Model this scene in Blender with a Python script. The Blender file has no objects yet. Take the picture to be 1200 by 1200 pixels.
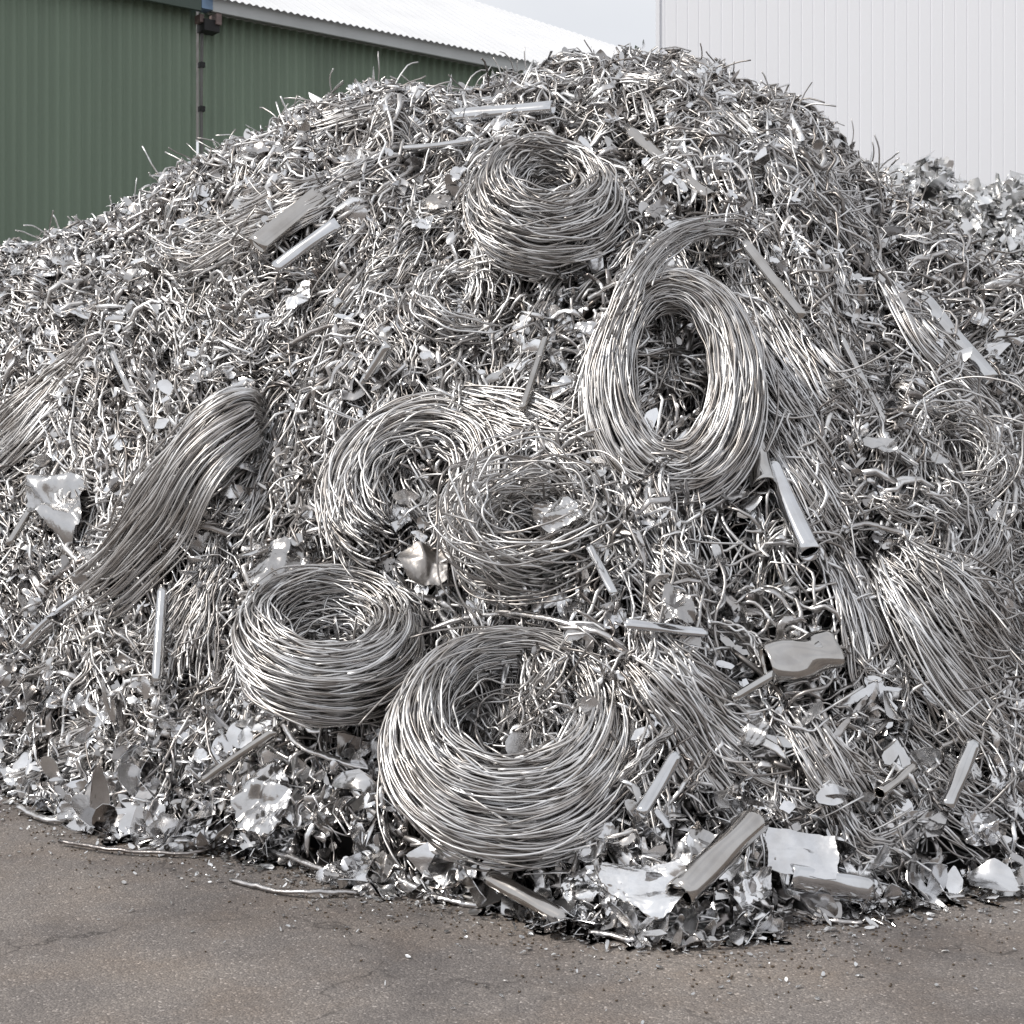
import bpy, math
import numpy as np

rng = np.random.default_rng(7)
scene = bpy.context.scene
COL = scene.collection
F = 1800.0          # focal length in photo pixels (photo is 1200 wide)
HZ = 540.0          # photo row of the horizon
EYE = 1.7

# ------------------------------------------------------------------ materials
def new_mat(name):
    m = bpy.data.materials.new(name)
    m.use_nodes = True
    nt = m.node_tree
    b = nt.nodes['Principled BSDF']
    return m, nt, b

def link(nt, a, ao, b, bi):
    nt.links.new(a.outputs[ao], b.inputs[bi])

def ramp(nt, stops, interp='LINEAR'):
    r = nt.nodes.new('ShaderNodeValToRGB')
    cr = r.color_ramp
    cr.interpolation = interp
    while len(cr.elements) > 1:
        cr.elements.remove(cr.elements[-1])
    cr.elements[0].position = stops[0][0]
    cr.elements[0].color = (*stops[0][1], 1)
    for p, c in stops[1:]:
        e = cr.elements.new(p)
        e.color = (*c, 1)
    return r

def maprange(nt, lo, hi):
    n = nt.nodes.new('ShaderNodeMapRange')
    n.inputs['To Min'].default_value = lo
    n.inputs['To Max'].default_value = hi
    return n

def metal(name, stops, r0, r1, bump=0.0, bscale=60, metallic=1.0, cloud=.7):
    m, nt, b = new_mat(name)
    geo = nt.nodes.new('ShaderNodeNewGeometry')
    oi = nt.nodes.new('ShaderNodeObjectInfo')
    add = nt.nodes.new('ShaderNodeMath'); add.operation = 'ADD'
    fr = nt.nodes.new('ShaderNodeMath'); fr.operation = 'FRACT'
    link(nt, geo, 'Random Per Island', add, 0); link(nt, oi, 'Random', add, 1)
    link(nt, add, 0, fr, 0)
    cr = ramp(nt, stops)
    link(nt, fr, 0, cr, 0)
    tc = nt.nodes.new('ShaderNodeTexCoord')
    nz = nt.nodes.new('ShaderNodeTexNoise')
    nz.inputs['Scale'].default_value = 9.0
    nz.inputs['Detail'].default_value = 5.0
    link(nt, tc, 'Object', nz, 'Vector')
    mx = nt.nodes.new('ShaderNodeMix'); mx.data_type = 'RGBA'; mx.blend_type = 'MULTIPLY'
    mx.inputs['Factor'].default_value = cloud
    g = ramp(nt, [(0.33, (0.6, 0.56, 0.52)), (0.55, (1, 1, 1))])
    link(nt, nz, 'Fac', g, 0)
    nt.links.new(cr.outputs[0], mx.inputs['A'])
    nt.links.new(g.outputs[0], mx.inputs['B'])
    nt.links.new(mx.outputs['Result'], b.inputs['Base Color'])
    mr = maprange(nt, r0, r1)
    link(nt, nz, 'Fac', mr, 'Value')
    nt.links.new(mr.outputs[0], b.inputs['Roughness'])
    b.inputs['Metallic'].default_value = metallic
    if bump:
        n2 = nt.nodes.new('ShaderNodeTexNoise')
        n2.inputs['Scale'].default_value = bscale
        n2.inputs['Detail'].default_value = 3
        link(nt, tc, 'Object', n2, 'Vector')
        bp = nt.nodes.new('ShaderNodeBump')
        bp.inputs['Strength'].default_value = bump
        bp.inputs['Distance'].default_value = 0.01
        link(nt, n2, 'Fac', bp, 'Height')
        nt.links.new(bp.outputs[0], b.inputs['Normal'])
    return m

M_WIRE = metal('aluminium_wire', [(0, (0.350, 0.332, 0.323)), (0.35, (0.561, 0.549, 0.543)), (0.7, (0.710, 0.705, 0.707)), (1, (0.896, 0.900, 0.911))], 0.34, 0.50)
M_TANGLE = metal('tangled_aluminium', [(0, (0.190, 0.176, 0.168)), (0.3, (0.449, 0.431, 0.423)), (0.65, (0.708, 0.703, 0.704)), (1, (0.931, 0.936, 0.947))], 0.33, 0.50)
M_STRIP = metal('aluminium_strip', [(0, (0.268, 0.247, 0.239)), (0.4, (0.656, 0.646, 0.646)), (1, (0.922, 0.927, 0.938))], 0.18, 0.40, 0.25, 45)
M_SHEET = metal('aluminium_sheet', [(0, (0.324, 0.309, 0.302)), (0.35, (0.602, 0.598, 0.599)), (0.7, (0.768, 0.772, 0.788)), (1, (0.922, 0.927, 0.938))], 0.12, 0.28, 0.12, 40, cloud=.35)
M_FLAKE = metal('bright_flake', [(0, (0.58, 0.57, 0.56)), (0.4, (0.76, 0.76, 0.76)), (1, (0.88, 0.89, 0.90))], 0.20, 0.40, cloud=.3)
M_BROWN = metal('dull_brown_sheet', [(0, (0.40, 0.38, 0.365)), (1, (0.48, 0.46, 0.445))], 0.3, 0.5, 0.3, 20)
M_TUBE = metal('aluminium_tube', [(0, (0.50, 0.48, 0.46)), (0.5, (0.60, 0.60, 0.60)), (1, (0.68, 0.69, 0.71))], 0.05, 0.16, 0.04, 30, cloud=.35)
M_CORE, nt, b = new_mat('gap_shade')
b.inputs['Base Color'].default_value = (0.035, 0.033, 0.031, 1)  # near-black stands in for the shade deep between the scrap pieces
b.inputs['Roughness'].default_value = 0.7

# ------------------------------------------------------------------ mesh helpers
def nrm(v):
    return v / np.maximum(np.linalg.norm(v, axis=-1, keepdims=True), 1e-9)

def quad_mesh(name, V, Q, mats, smooth=True, mat_idx=None, sharp=0):
    me = bpy.data.meshes.new(name)
    V = np.ascontiguousarray(V, np.float32).reshape(-1, 3)
    Q = np.ascontiguousarray(Q, np.int32).reshape(-1, 4)
    me.vertices.add(len(V)); me.vertices.foreach_set('co', V.ravel())
    me.loops.add(Q.size); me.loops.foreach_set('vertex_index', Q.ravel())
    me.polygons.add(len(Q))
    me.polygons.foreach_set('loop_start', np.arange(0, Q.size, 4, dtype=np.int32))
    me.polygons.foreach_set('use_smooth', np.full(len(Q), bool(smooth)))
    for m in (mats if isinstance(mats, (list, tuple)) else [mats]):
        me.materials.append(m)
    if mat_idx is not None:
        me.polygons.foreach_set('material_index', np.ascontiguousarray(mat_idx, np.int32))
    me.update(calc_edges=True)
    if sharp:
        me.set_sharp_from_angle(angle=math.radians(sharp))
    me.validate()
    return me

def link_obj(name, me, parent=None, centre=True):
    """Link a mesh as an object, origin moved to the middle of its vertices."""
    o = bpy.data.objects.new(name, me)
    COL.objects.link(o)
    if parent is not None:
        o.parent = parent
        n = len(me.vertices)
        V = np.empty(n * 3, np.float32); me.vertices.foreach_get('co', V)
        V = V.reshape(-1, 3) - np.array(parent.location, np.float32)
        me.vertices.foreach_set('co', V.ravel()); me.update()
    elif centre:
        n = len(me.vertices)
        V = np.empty(n * 3, np.float32); me.vertices.foreach_get('co', V)
        V = V.reshape(-1, 3); c = V.mean(0); c[2] = V[:, 2].min()
        me.vertices.foreach_set('co', (V - c).ravel()); me.update()
        o.location = [float(x) for x in c]
    return o

def empty(name, loc):
    o = bpy.data.objects.new(name, None)
    o.location = [float(x) for x in loc]
    o.empty_display_size = 0.2
    COL.objects.link(o)
    return o

def tag(o, label=None, cat=None, group=None, kind=None):
    if label: o['label'] = label
    if cat: o['category'] = cat
    if group: o['group'] = group
    if kind: o['kind'] = kind
    return o

ROUND5 = [(math.cos(a), math.sin(a)) for a in np.arange(5) * 2 * math.pi / 5]
ROUND8 = [(math.cos(a), math.sin(a)) for a in np.arange(8) * 2 * math.pi / 8]
LENS = [(1, 0), (.55, 1), (-.55, 1), (-1, 0), (-.55, -1), (.55, -1)]

def sweep(P, A, B, ref, section=ROUND5, twist=None):
    """Sweep a section along n curves at once. P (n,k,3); A,B half sizes (n,k); ref (n,k,3)."""
    n, k, _ = P.shape
    T = np.empty_like(P)
    T[:, 1:-1] = P[:, 2:] - P[:, :-2]; T[:, 0] = P[:, 1] - P[:, 0]; T[:, -1] = P[:, -1] - P[:, -2]
    T = nrm(T)
    U = nrm(np.cross(ref, T)); W = np.cross(T, U)
    if twist is not None:
        c, s = np.cos(twist)[..., None], np.sin(twist)[..., None]
        U, W = U * c + W * s, W * c - U * s
    S = np.array(section); m = len(S)
    # closing rings of almost no size at both ends
    P = np.concatenate([P[:, :1], P, P[:, -1:]], 1)
    U = np.concatenate([U[:, :1], U, U[:, -1:]], 1); W = np.concatenate([W[:, :1], W, W[:, -1:]], 1)
    A = np.concatenate([A[:, :1] * .02, A, A[:, -1:] * .02], 1); B = np.concatenate([B[:, :1] * .02, B, B[:, -1:] * .02], 1)
    k += 2
    V = P[:, :, None] + (A[..., None] * S[:, 0])[..., None] * U[:, :, None] + (B[..., None] * S[:, 1])[..., None] * W[:, :, None]
    i = np.arange(n)[:, None, None] * (k * m) + np.arange(k - 1)[None, :, None] * m + np.arange(m)[None, None]
    j = np.arange(n)[:, None, None] * (k * m) + np.arange(k - 1)[None, :, None] * m + (np.arange(m)[None, None] + 1) % m
    Q = np.stack([i, j, j + m, i + m], -1)
    return V.reshape(-1, 3), Q.reshape(-1, 4)

def resample(pts, k):
    pts = np.asarray(pts, float)
    if len(pts) == 2:
        t = np.linspace(0, 1, k)[:, None]
        return pts[0] * (1 - t) + pts[1] * t
    P = np.vstack([2 * pts[0] - pts[1], pts, 2 * pts[-1] - pts[-2]])
    out = []
    n = len(pts) - 1
    for u in np.linspace(0, n - 1e-6, k):
        i = int(u); f = u - i
        p0, p1, p2, p3 = P[i:i + 4]
        out.append(.5 * (2 * p1 + (p2 - p0) * f + (2 * p0 - 5 * p1 + 4 * p2 - p3) * f * f + (3 * p1 - p0 - 3 * p2 + p3) * f ** 3))
    return np.array(out)

# ------------------------------------------------------------------ the heap's surface
def world_at(px, py, Y):
    return np.array([(px - 600) / F * Y, Y, EYE + (HZ - py) / F * Y])

_xs = np.linspace(-9, 9, 721)
_base = np.array([(-9, 11.5), (-5, 9.3), (-4, 8.6), (-3.2, 8.4), (-2.52, 7.85), (-2.12, 7.36), (-1.74, 6.95), (-1.08, 6.64), (-.67, 6.18), (-.13, 6.0), (.155, 5.66), (.60, 5.5), (1.28, 5.78), (1.68, 6.06), (2.06, 6.18), (3.2, 6.9), (5, 8.6), (9, 12)])
_crest = np.array([(-500, 700, 11.6), (-300, 470, 11.2), (-100, 372, 10.8), (0, 318, 10.4), (100, 266, 10.1), (240, 208, 9.8), (300, 178, 9.6), (360, 142, 9.5), (430, 122, 9.4), (520, 114, 9.3), (600, 100, 9.2), (660, 86, 9.2), (760, 82, 9.2), (830, 92, 9.2), (880, 110, 9.2), (960, 142, 9.2), (1000, 192, 9.2), (1040, 228, 9.2), (1100, 280, 9.2), (1200, 345, 9.3), (1400, 480, 9.6), (1700, 640, 10.2)])
_cx = (_crest[:, 0] - 600) / F * _crest[:, 2]
_cz = EYE + (HZ - _crest[:, 1]) / F * _crest[:, 2]
def _sm(a, w=9):
    k = np.ones(w) / w
    return np.convolve(np.pad(a, w // 2, mode='edge'), k, 'valid')
T_YB = _sm(np.interp(_xs, _base[:, 0], _base[:, 1]))
T_YC = _sm(np.interp(_xs, _cx, _crest[:, 2]))
T_ZC = _sm(np.interp(_xs, np.concatenate([[-9], _cx, [9]]), np.concatenate([[0.1], _cz, [0.1]])), 7)

_h = np.random.default_rng(3)
HOLES = [(_h.normal(0, 11), _h.normal(0, 9), _h.uniform(0, 6.3), .024) for _ in range(9)] + [(_h.normal(0, 5), _h.normal(0, 4.5), _h.uniform(0, 6.3), .03) for _ in range(5)]

def Hf(x, y):
    yb = np.interp(x, _xs, T_YB); yc = np.interp(x, _xs, T_YC); zc = np.interp(x, _xs, T_ZC)
    t = (y - yb) / np.maximum(yc - yb, .5)
    tf = np.clip(t, 0, 1)
    front = zc * (1 - (1 - tf) ** 1.45)
    back = zc * (1 - np.clip((y - yc) / 2.4, 0, 1) ** 1.5)
    z = np.where(t < 1, front, back)
    env = np.clip(z / .5, 0, 1) * np.clip((zc - z) / .5 + .3, .3, 1)
    bump = .05 * np.sin(3.1 * x + 1.3 * y) + .05 * np.sin(2.3 * y - 4.7 * x + 1) + .035 * np.sin(7.1 * x + 5.3 * y + 2) + .03 * np.sin(9.7 * y - 6.1 * x)
    for fx, fy, ph, am in HOLES:
        bump = bump + am * np.sin(fx * x + fy * y + ph)
    return z + bump * env

def Nf(x, y, e=.04):
    gx = (Hf(x + e, y) - Hf(x - e, y)) / (2 * e)
    gy = (Hf(x, y + e) - Hf(x, y - e)) / (2 * e)
    return nrm(np.stack([-gx, -gy, np.ones_like(gx)], -1))

_YY = np.arange(4.3, 14, .006)
def hit(px, py):
    """Where the line of sight through a photo pixel meets the heap or the ground, with the normal there."""
    x = (px - 600) / F * _YY
    z = EYE + (HZ - py) / F * _YY
    h = Hf(x, _YY)
    w = np.nonzero(z <= h)[0]
    i = w[0] if len(w) else int(np.argmin(z - h))
    P = np.array([x[i], _YY[i], h[i]])
    return P, Nf(np.array(P[0]), np.array(P[1]), .12)

def project(P):
    P = np.asarray(P)
    return 600 + F * P[..., 0] / P[..., 1], HZ - F * (P[..., 2] - EYE) / P[..., 1]

EYEP = np.array([0, 0, EYE])
def place(px, py, lift):
    P, N = hit(px, py)
    if P[2] < .06:
        return P + N * lift, N
    return P + nrm(EYEP - P) * lift * 1.15, N

# ------------------------------------------------------------------ generators
def coil_wires(n, rx, ry, wr, wa, rw, turns=(1.0, 1.7), wander=.02, lean=0.0, mess=0.0, arc=None, k=84, power=.45, ecc=0.0, stray=.12):
    """Loops of wire in coil space: ring in local x/y, axis along local z."""
    ps = rng.uniform(0, 2 * math.pi, n); rho = rng.uniform(0, 1, n) ** power
    th0 = rng.uniform(0, 2 * math.pi, n)
    tn = rng.uniform(*turns, n)
    u = np.linspace(0, 1, k)[None]
    th = th0[:, None] + 2 * math.pi * tn[:, None] * u
    if arc is not None:
        a0 = arc[0] + rng.normal(0, .18, n); a1 = arc[1] + rng.normal(0, .18, n)
        th = a0[:, None] + (a1 - a0)[:, None] * u
    psd = ps[:, None] + rng.normal(0, .55, n)[:, None] * (u - .5) * 2
    rh = np.clip(rho[:, None] + rng.normal(0, .12, n)[:, None] * (u - .5), 0, 1.05)
    cr = np.cos(psd) * rh; ca = np.sin(psd) * rh
    dr = np.zeros_like(th); dz = np.zeros_like(th)
    for h in (1, 2, 3, 5, 8):
        dr += rng.normal(0, wander / h ** .7, n)[:, None] * np.sin(h * th + rng.uniform(0, 6.3, n)[:, None])
        dz += rng.normal(0, wander / h ** .7, n)[:, None] * np.sin(h * th + rng.uniform(0, 6.3, n)[:, None])
    r = 1 + dr + lean * ca * wa / rx
    fl = (rng.uniform(0, 1, n) < stray)[:, None] * rng.uniform(.1, .5, n)[:, None] * rx * (np.clip((u - .8) / .2, 0, 1) ** 2)
    x = (rx * r + wr * cr + fl) * np.cos(th); y = (ry * r + wr * cr + fl) * np.sin(th) - ecc * wr * cr
    z = wa * ca + dz * rx
    if mess:
        a = rng.normal(0, mess, n)[:, None]; bb = rng.normal(0, mess, n)[:, None]
        z = z + a * x + bb * y
        x = x + rng.normal(0, mess * rx * .35, n)[:, None]; y = y + rng.normal(0, mess * ry * .35, n)[:, None]
    P = np.stack([x, y, z], -1)
    R = np.repeat((rw * rng.uniform(.85, 1.15, n))[:, None], k, 1)
    return P, R

def frame_from(axis, up=(0, 0, 1)):
    a = nrm(np.array(axis, float)); ex = nrm(np.cross(np.array(up, float), a)); ey = np.cross(a, ex)
    return np.stack([ex, ey, a], 0)

def coil_part(name, parent, centre, M, spec, mat=None, fill=0):
    P, R = coil_wires(**spec)
    sets = [(P, R)]
    if fill:
        q = dict(spec); q.update(n=fill, rx=spec['rx'] * .62, ry=spec['ry'] * .62, wr=spec['rx'] * .34, wa=spec['wa'] * .35, wander=.09, mess=.16, turns=(.5, 1.1))
        P, R = coil_wires(**q); P[..., 2] -= spec['wa'] * .35
        sets.append((P, R))
    vs, qs, o = [], [], 0
    for P, R in sets:
        ref = np.zeros_like(P); ref[..., 2] = 1
        V, Q = sweep(P, R, R, ref)
        vs.append(V); qs.append(Q + o); o += len(V)
    V = np.vstack(vs) @ M + centre
    return link_obj(name, quad_mesh(name, V, np.vstack(qs), mat or M_WIRE), parent)

def hank_geo(path, width, n, rw, height=.08, k=30, wander=.006, flare=.25, lift=.05, end=(.34, .34), wide_k=5):
    """A hank: n wires following a path of photo pixels laid on the heap's surface."""
    pts, nor = [], []
    for p in path:
        P, N = place(p[0], p[1], p[2] if len(p) > 2 else lift)
        pts.append(P); nor.append(N)
    C = resample(pts, k); NN = nrm(resample(nor, k))
    T = nrm(np.gradient(C, axis=0))
    Lt = nrm(np.cross(NN, T))
    depth = C[:, 1].mean()
    w = np.interp(np.linspace(0, 1, k), np.linspace(0, 1, len(width)), width) / F * depth / 2
    s0 = rng.uniform(0, end[0], n); s1 = 1 - rng.uniform(0, end[1], n)
    u = np.linspace(0, 1, k)[None]
    s = (s0[:, None] + (s1 - s0)[:, None] * u) * (k - 1)
    idx = np.clip(s.astype(int), 0, k - 2); f = (s - idx)[..., None]
    def at(A): return A[idx] * (1 - f) + A[idx + 1] * f
    a0 = np.sort(rng.uniform(-1, 1, n)); a1 = a0 + rng.normal(0, .42, n)
    ww = (w[idx] * (1 - f[..., 0]) + w[idx + 1] * f[..., 0])
    uu = u
    off = a0[:, None] * (1 - uu) + a1[:, None] * uu + .12 * np.sin(uu * rng.uniform(2, 7, n)[:, None] + rng.uniform(0, 6, n)[:, None])
    off = off + np.sign(off) * flare * rng.uniform(0, 1, n)[:, None] * (np.abs(uu - .5) * 2) ** 4
    hz = height * np.sqrt(np.clip(1 - np.clip(a0, -1, 1) ** 2, .05, 1)) * rng.uniform(-.7, 1, n)
    wob = wander * (np.sin(uu * rng.uniform(4, 14, n)[:, None] + rng.uniform(0, 6, n)[:, None]) + .6 * np.sin(uu * rng.uniform(14, 30, n)[:, None] + rng.uniform(0, 6, n)[:, None]))
    wob2 = wander * np.sin(uu * rng.uniform(4, 16, n)[:, None] + rng.uniform(0, 6, n)[:, None])
    P = at(C) + at(Lt) * (off * ww + wob)[..., None] + at(NN) * (hz[:, None] + wob2)[..., None]
    fr = (rng.uniform(0, 1, n) < .3)[:, None] * rng.normal(0, 1, n)[:, None] * np.clip((uu - .75) / .25, 0, 1) ** 2 * .09
    P = P + at(Lt) * fr[..., None] + at(NN) * (np.abs(fr) * .6)[..., None]
    R = np.repeat((rw * .8 * rng.uniform(.75, 1.3, n))[:, None], k, 1)
    return sweep(P, R, R, at(NN))

def walk(n, k, length, x, y, ang, turn, offs, amp, grav=0.0):
    """Random curves that crawl over the heap. Returns points and local normals."""
    P = np.empty((n, k, 3)); NN = np.empty((n, k, 3))
    ds = length / (k - 1)
    x = x.copy(); y = y.copy(); a = ang.copy(); da = rng.normal(0, turn, n)
    ph = rng.uniform(0, 6.3, n); fq = rng.uniform(1.0, 3.2, n); ph2 = rng.uniform(0, 6.3, n)
    for i in range(k):
        N = Nf(x, y); z = Hf(x, y)
        u = i / (k - 1)
        o = offs + amp * (np.sin(ph + u * 6.3 * fq) + .4 * np.sin(ph2 + u * 14 * fq))
        P[:, i] = np.stack([x, y, z], -1) + N * o[:, None]; NN[:, i] = N
        e1 = nrm(np.cross(N, np.array([0, 0, 1.0]) + np.array([0, .001, 0]))); e2 = np.cross(e1, N)
        d = np.cos(a)[:, None] * e1 + np.sin(a)[:, None] * e2
        x = x + d[:, 0] * ds; y = y + d[:, 1] * ds
        da = da * .8 + rng.normal(0, turn, n) * .6
        a = a + da
    P[..., 2] = np.maximum(P[..., 2], .008)
    return P, NN

def scatter(n, t0=-.02, t1=1.12, xr=3.6):
    x = rng.uniform(-xr, xr, n)
    yb = np.interp(x, _xs, T_YB); yc = np.interp(x, _xs, T_YC)
    t = rng.uniform(t0, t1, n) ** 1.0
    y = yb + (yc - yb) * t
    keep = np.abs(x) < y * .36 + .25
    keep |= rng.uniform(0, 1, n) < .25
    keep &= rng.uniform(0, 1, n) < np.clip(.88 - .13 * x + .95 * np.sin(7.3 * x + 2.2 * y) * np.sin(5.1 * y - 4.7 * x), .12, 1)
    return x[keep], y[keep]

def slope_angle(x, y, spread):
    """Heading in the tangent plane: mostly down the slope, leaning outwards, with noise."""
    n = len(x)
    a = rng.choice([-1, 1], n) * math.pi / 2 + np.clip(x * .22, -.6, .6)
    flat = np.clip((Hf(x, y) - 2.6) / 1.4, 0, 1)          # near the crest strands lie across
    return a + rng.normal(0, 1, n) * (spread + .8 * flat)

def polygon_radius(th, n, lo, hi):
    """Radius along th of a random n-cornered outline with straight edges."""
    a = np.sort((np.arange(n) + rng.uniform(-.33, .33, n)) * 2 * math.pi / n + rng.uniform(0, 6.3)) % (2 * math.pi)
    a = np.sort(a); r = rng.uniform(lo, hi, n)
    a2 = np.append(a, a[0] + 2 * math.pi); r2 = np.append(r, r[0])
    out = np.empty(len(th))
    for i, t in enumerate(th):
        t = t if t >= a[0] else t + 2 * math.pi
        j = min(int(np.searchsorted(a2, t, 'right')) - 1, n - 1)
        A = np.array([math.cos(a2[j]), math.sin(a2[j])]) * r2[j]; B = np.array([math.cos(a2[j + 1]), math.sin(a2[j + 1])]) * r2[j + 1]
        d = np.array([math.cos(t), math.sin(t)]); e = B - A
        den = d[0] * e[1] - d[1] * e[0]
        out[i] = abs((A[0] * e[1] - A[1] * e[0]) / den) if abs(den) > 1e-6 else r2[j]
    return np.clip(out, .25, 1.4)

def sheet_geo(size, nr=7, na=26, outline='sheet', crumple=.12, curl=0.0, th=.004, seed=None, aspect=1.0, square=0.0):
    """A torn piece of sheet: polar grid with an uneven outline, folded along straight creases, two-sided."""
    th_ = np.linspace(0, 2 * math.pi, na, endpoint=False)
    if outline == 'star':
        m = rng.integers(2, 6)
        tw_ = th_ + .45 * np.sin(th_ + rng.uniform(0, 6.3)) + .25 * np.sin(2 * th_ + rng.uniform(0, 6.3))
        ph = rng.uniform(0, 6.3)
        c = np.abs(np.cos(m * tw_ / 2 + ph)) ** rng.uniform(1.3, 3.0)
        ro = .26 + c * (.3 + .8 * np.abs(np.sin(th_ * .5 + rng.uniform(0, 6)))) + .03 * rng.normal(0, 1, na)
    elif outline == 'flake':
        ro = polygon_radius(th_, int(rng.integers(4, 7)), .6, 1.15)
    else:
        ro = polygon_radius(th_, int(rng.integers(5, 9)), .78, 1.22) + .025 * rng.normal(0, 1, na)
        ro = 1 + (ro - 1) * (1 - .6 * square)
    g = np.linspace(-1, 1, nr)
    U, Vv = np.meshgrid(g, g, indexing='ij')
    dx, dy = U * np.sqrt(1 - Vv ** 2 / 2), Vv * np.sqrt(1 - U ** 2 / 2)
    dx, dy = dx * (1 - square) + U * square, dy * (1 - square) + Vv * square
    ang = np.arctan2(dy, dx) % (2 * math.pi)
    q = np.interp(ang, np.append(th_, 2 * math.pi), np.append(ro, ro[0]))
    rad = np.hypot(dx, dy)
    q = 1 + (q - 1) * np.clip(rad * 1.2, 0, 1)
    X = dx * q * size * .5; Y = dy * q * size * .5 * aspect
    Z = np.zeros_like(X)
    for _ in range(7 if nr < 12 else 15):
        a = rng.uniform(0, 6.3); c = rng.normal(0, .22) * size
        Z += rng.normal(0, crumple * (1.0 if nr < 12 else 1.05)) * np.sqrt((X * math.cos(a) + Y * math.sin(a) - c) ** 2 + ((.035 if nr < 12 else .014) * size) ** 2)
    Z += crumple * (.06 if nr < 8 else .012) * size * rng.normal(0, 1, Z.shape)
    if nr >= 12:      # keep a big sheet roughly flat: creases only, no overall bowl or tilt
        B = np.stack([X.ravel(), Y.ravel(), np.ones(X.size), X.ravel() ** 2, Y.ravel() ** 2, (X * Y).ravel()], 1)
        Z = Z - (B @ np.linalg.lstsq(B, Z.ravel(), rcond=None)[0]).reshape(X.shape)
        Z *= min(1.8, .36 * crumple * size / max(float(Z.std()), 1e-6))
    if curl:
        a = rng.uniform(0, 6.3); q = X * math.cos(a) + Y * math.sin(a)
        Z += curl * q * q / size * 2
    Z -= Z.mean()
    top = np.stack([X, Y, Z + th / 2], -1).reshape(-1, 3); bot = np.stack([X, Y, Z - th / 2], -1).reshape(-1, 3)
    V = np.vstack([top, bot]); m = nr * nr
    i = (np.arange(nr - 1)[:, None] * nr + np.arange(nr - 1)[None])
    Qt = np.stack([i, i + nr, i + nr + 1, i + 1], -1).reshape(-1, 4)
    Qb = Qt[:, ::-1] + m
    r_ = np.arange(nr)
    e = np.concatenate([r_ * nr, (nr - 1) * nr + r_[1:], r_[::-1][1:] * nr + nr - 1, r_[::-1][1:]])
    e, e2 = e[:-1], e[1:]
    Qe = np.stack([e, e + m, e2 + m, e2], -1)
    return V, np.vstack([Qt, Qb, Qe])

def basis(normal, roll):
    n = nrm(np.array(normal, float))
    r = np.array([1.0, 0, 0]); ex = nrm(r - n * (r @ n)); ey = np.cross(n, ex)
    c, s = math.cos(roll), math.sin(roll)
    return np.stack([ex * c + ey * s, ey * c - ex * s, n], 0)

def tube_geo(A, B, r, wall=.14, seg=12, sides=18, dent=.06, flat=1.0, sag=0.0, roll=0.0):
    """An open-ended tube from A to B with a real wall, slightly dented."""
    A = np.array(A); B = np.array(B)
    T = nrm(B - A); ref = np.array([0, -.6, .8]); U = nrm(np.cross(ref, T)); W = np.cross(T, U)
    c, s_ = math.cos(roll), math.sin(roll)
    U, W = U * c + W * s_, W * c - U * s_
    t = np.linspace(0, 1, seg); an = np.linspace(0, 2 * math.pi, sides, endpoint=False)
    d = 1 + dent * (np.sin(an[None] * 2 + t[:, None] * rng.uniform(1, 4) + rng.uniform(0, 6)) * .6 + np.sin(an[None] * 3 - t[:, None] * rng.uniform(4, 12) + rng.uniform(0, 6)) * .4)
    C = A + (B - A) * t[:, None] + W * (sag * np.sin(t * math.pi))[:, None]
    rings = []
    for q in (1.0, 1.0 - wall):
        rr = r * d * q
        rings.append(C[:, None] + (rr * np.cos(an))[..., None] * U + (rr * np.sin(an) * flat)[..., None] * W)
    V = np.vstack([rings[0].reshape(-1, 3), rings[1].reshape(-1, 3)]); m = seg * sides
    i = np.arange(seg - 1)[:, None] * sides + np.arange(sides)[None]; j = np.arange(seg - 1)[:, None] * sides + (np.arange(sides)[None] + 1) % sides
    Qo = np.stack([i, j, j + sides, i + sides], -1).reshape(-1, 4); Qi = Qo[:, ::-1] + m
    a = np.arange(sides); b_ = (a + 1) % sides
    E0 = np.stack([a, a + m, b_ + m, b_], -1); l = (seg - 1) * sides
    E1 = np.stack([a + l, b_ + l, b_ + m + l, a + m + l], -1)
    return V, np.vstack([Qo, Qi, E0, E1])

# ------------------------------------------------------------------ wire coils
COILS = 'coils of aluminium wire lying on the heap'
LAND = []     # landmarks (px, py, phrase) for the labels of loose pieces

def wire_coil(px, py, lift, axis, spec, label, fill=0, tails=(), mat=None):
    c, N = place(px, py, lift)
    e = tag(empty('wire_coil', c), label, 'wire coil', COILS)
    coil_part('winding', e, c, frame_from(axis), spec, mat, fill)
    for t in tails:
        V, Q = hank_geo(**t)
        link_obj('loose_end', quad_mesh('loose_end', V, Q, M_WIRE), e)
    return e

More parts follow.
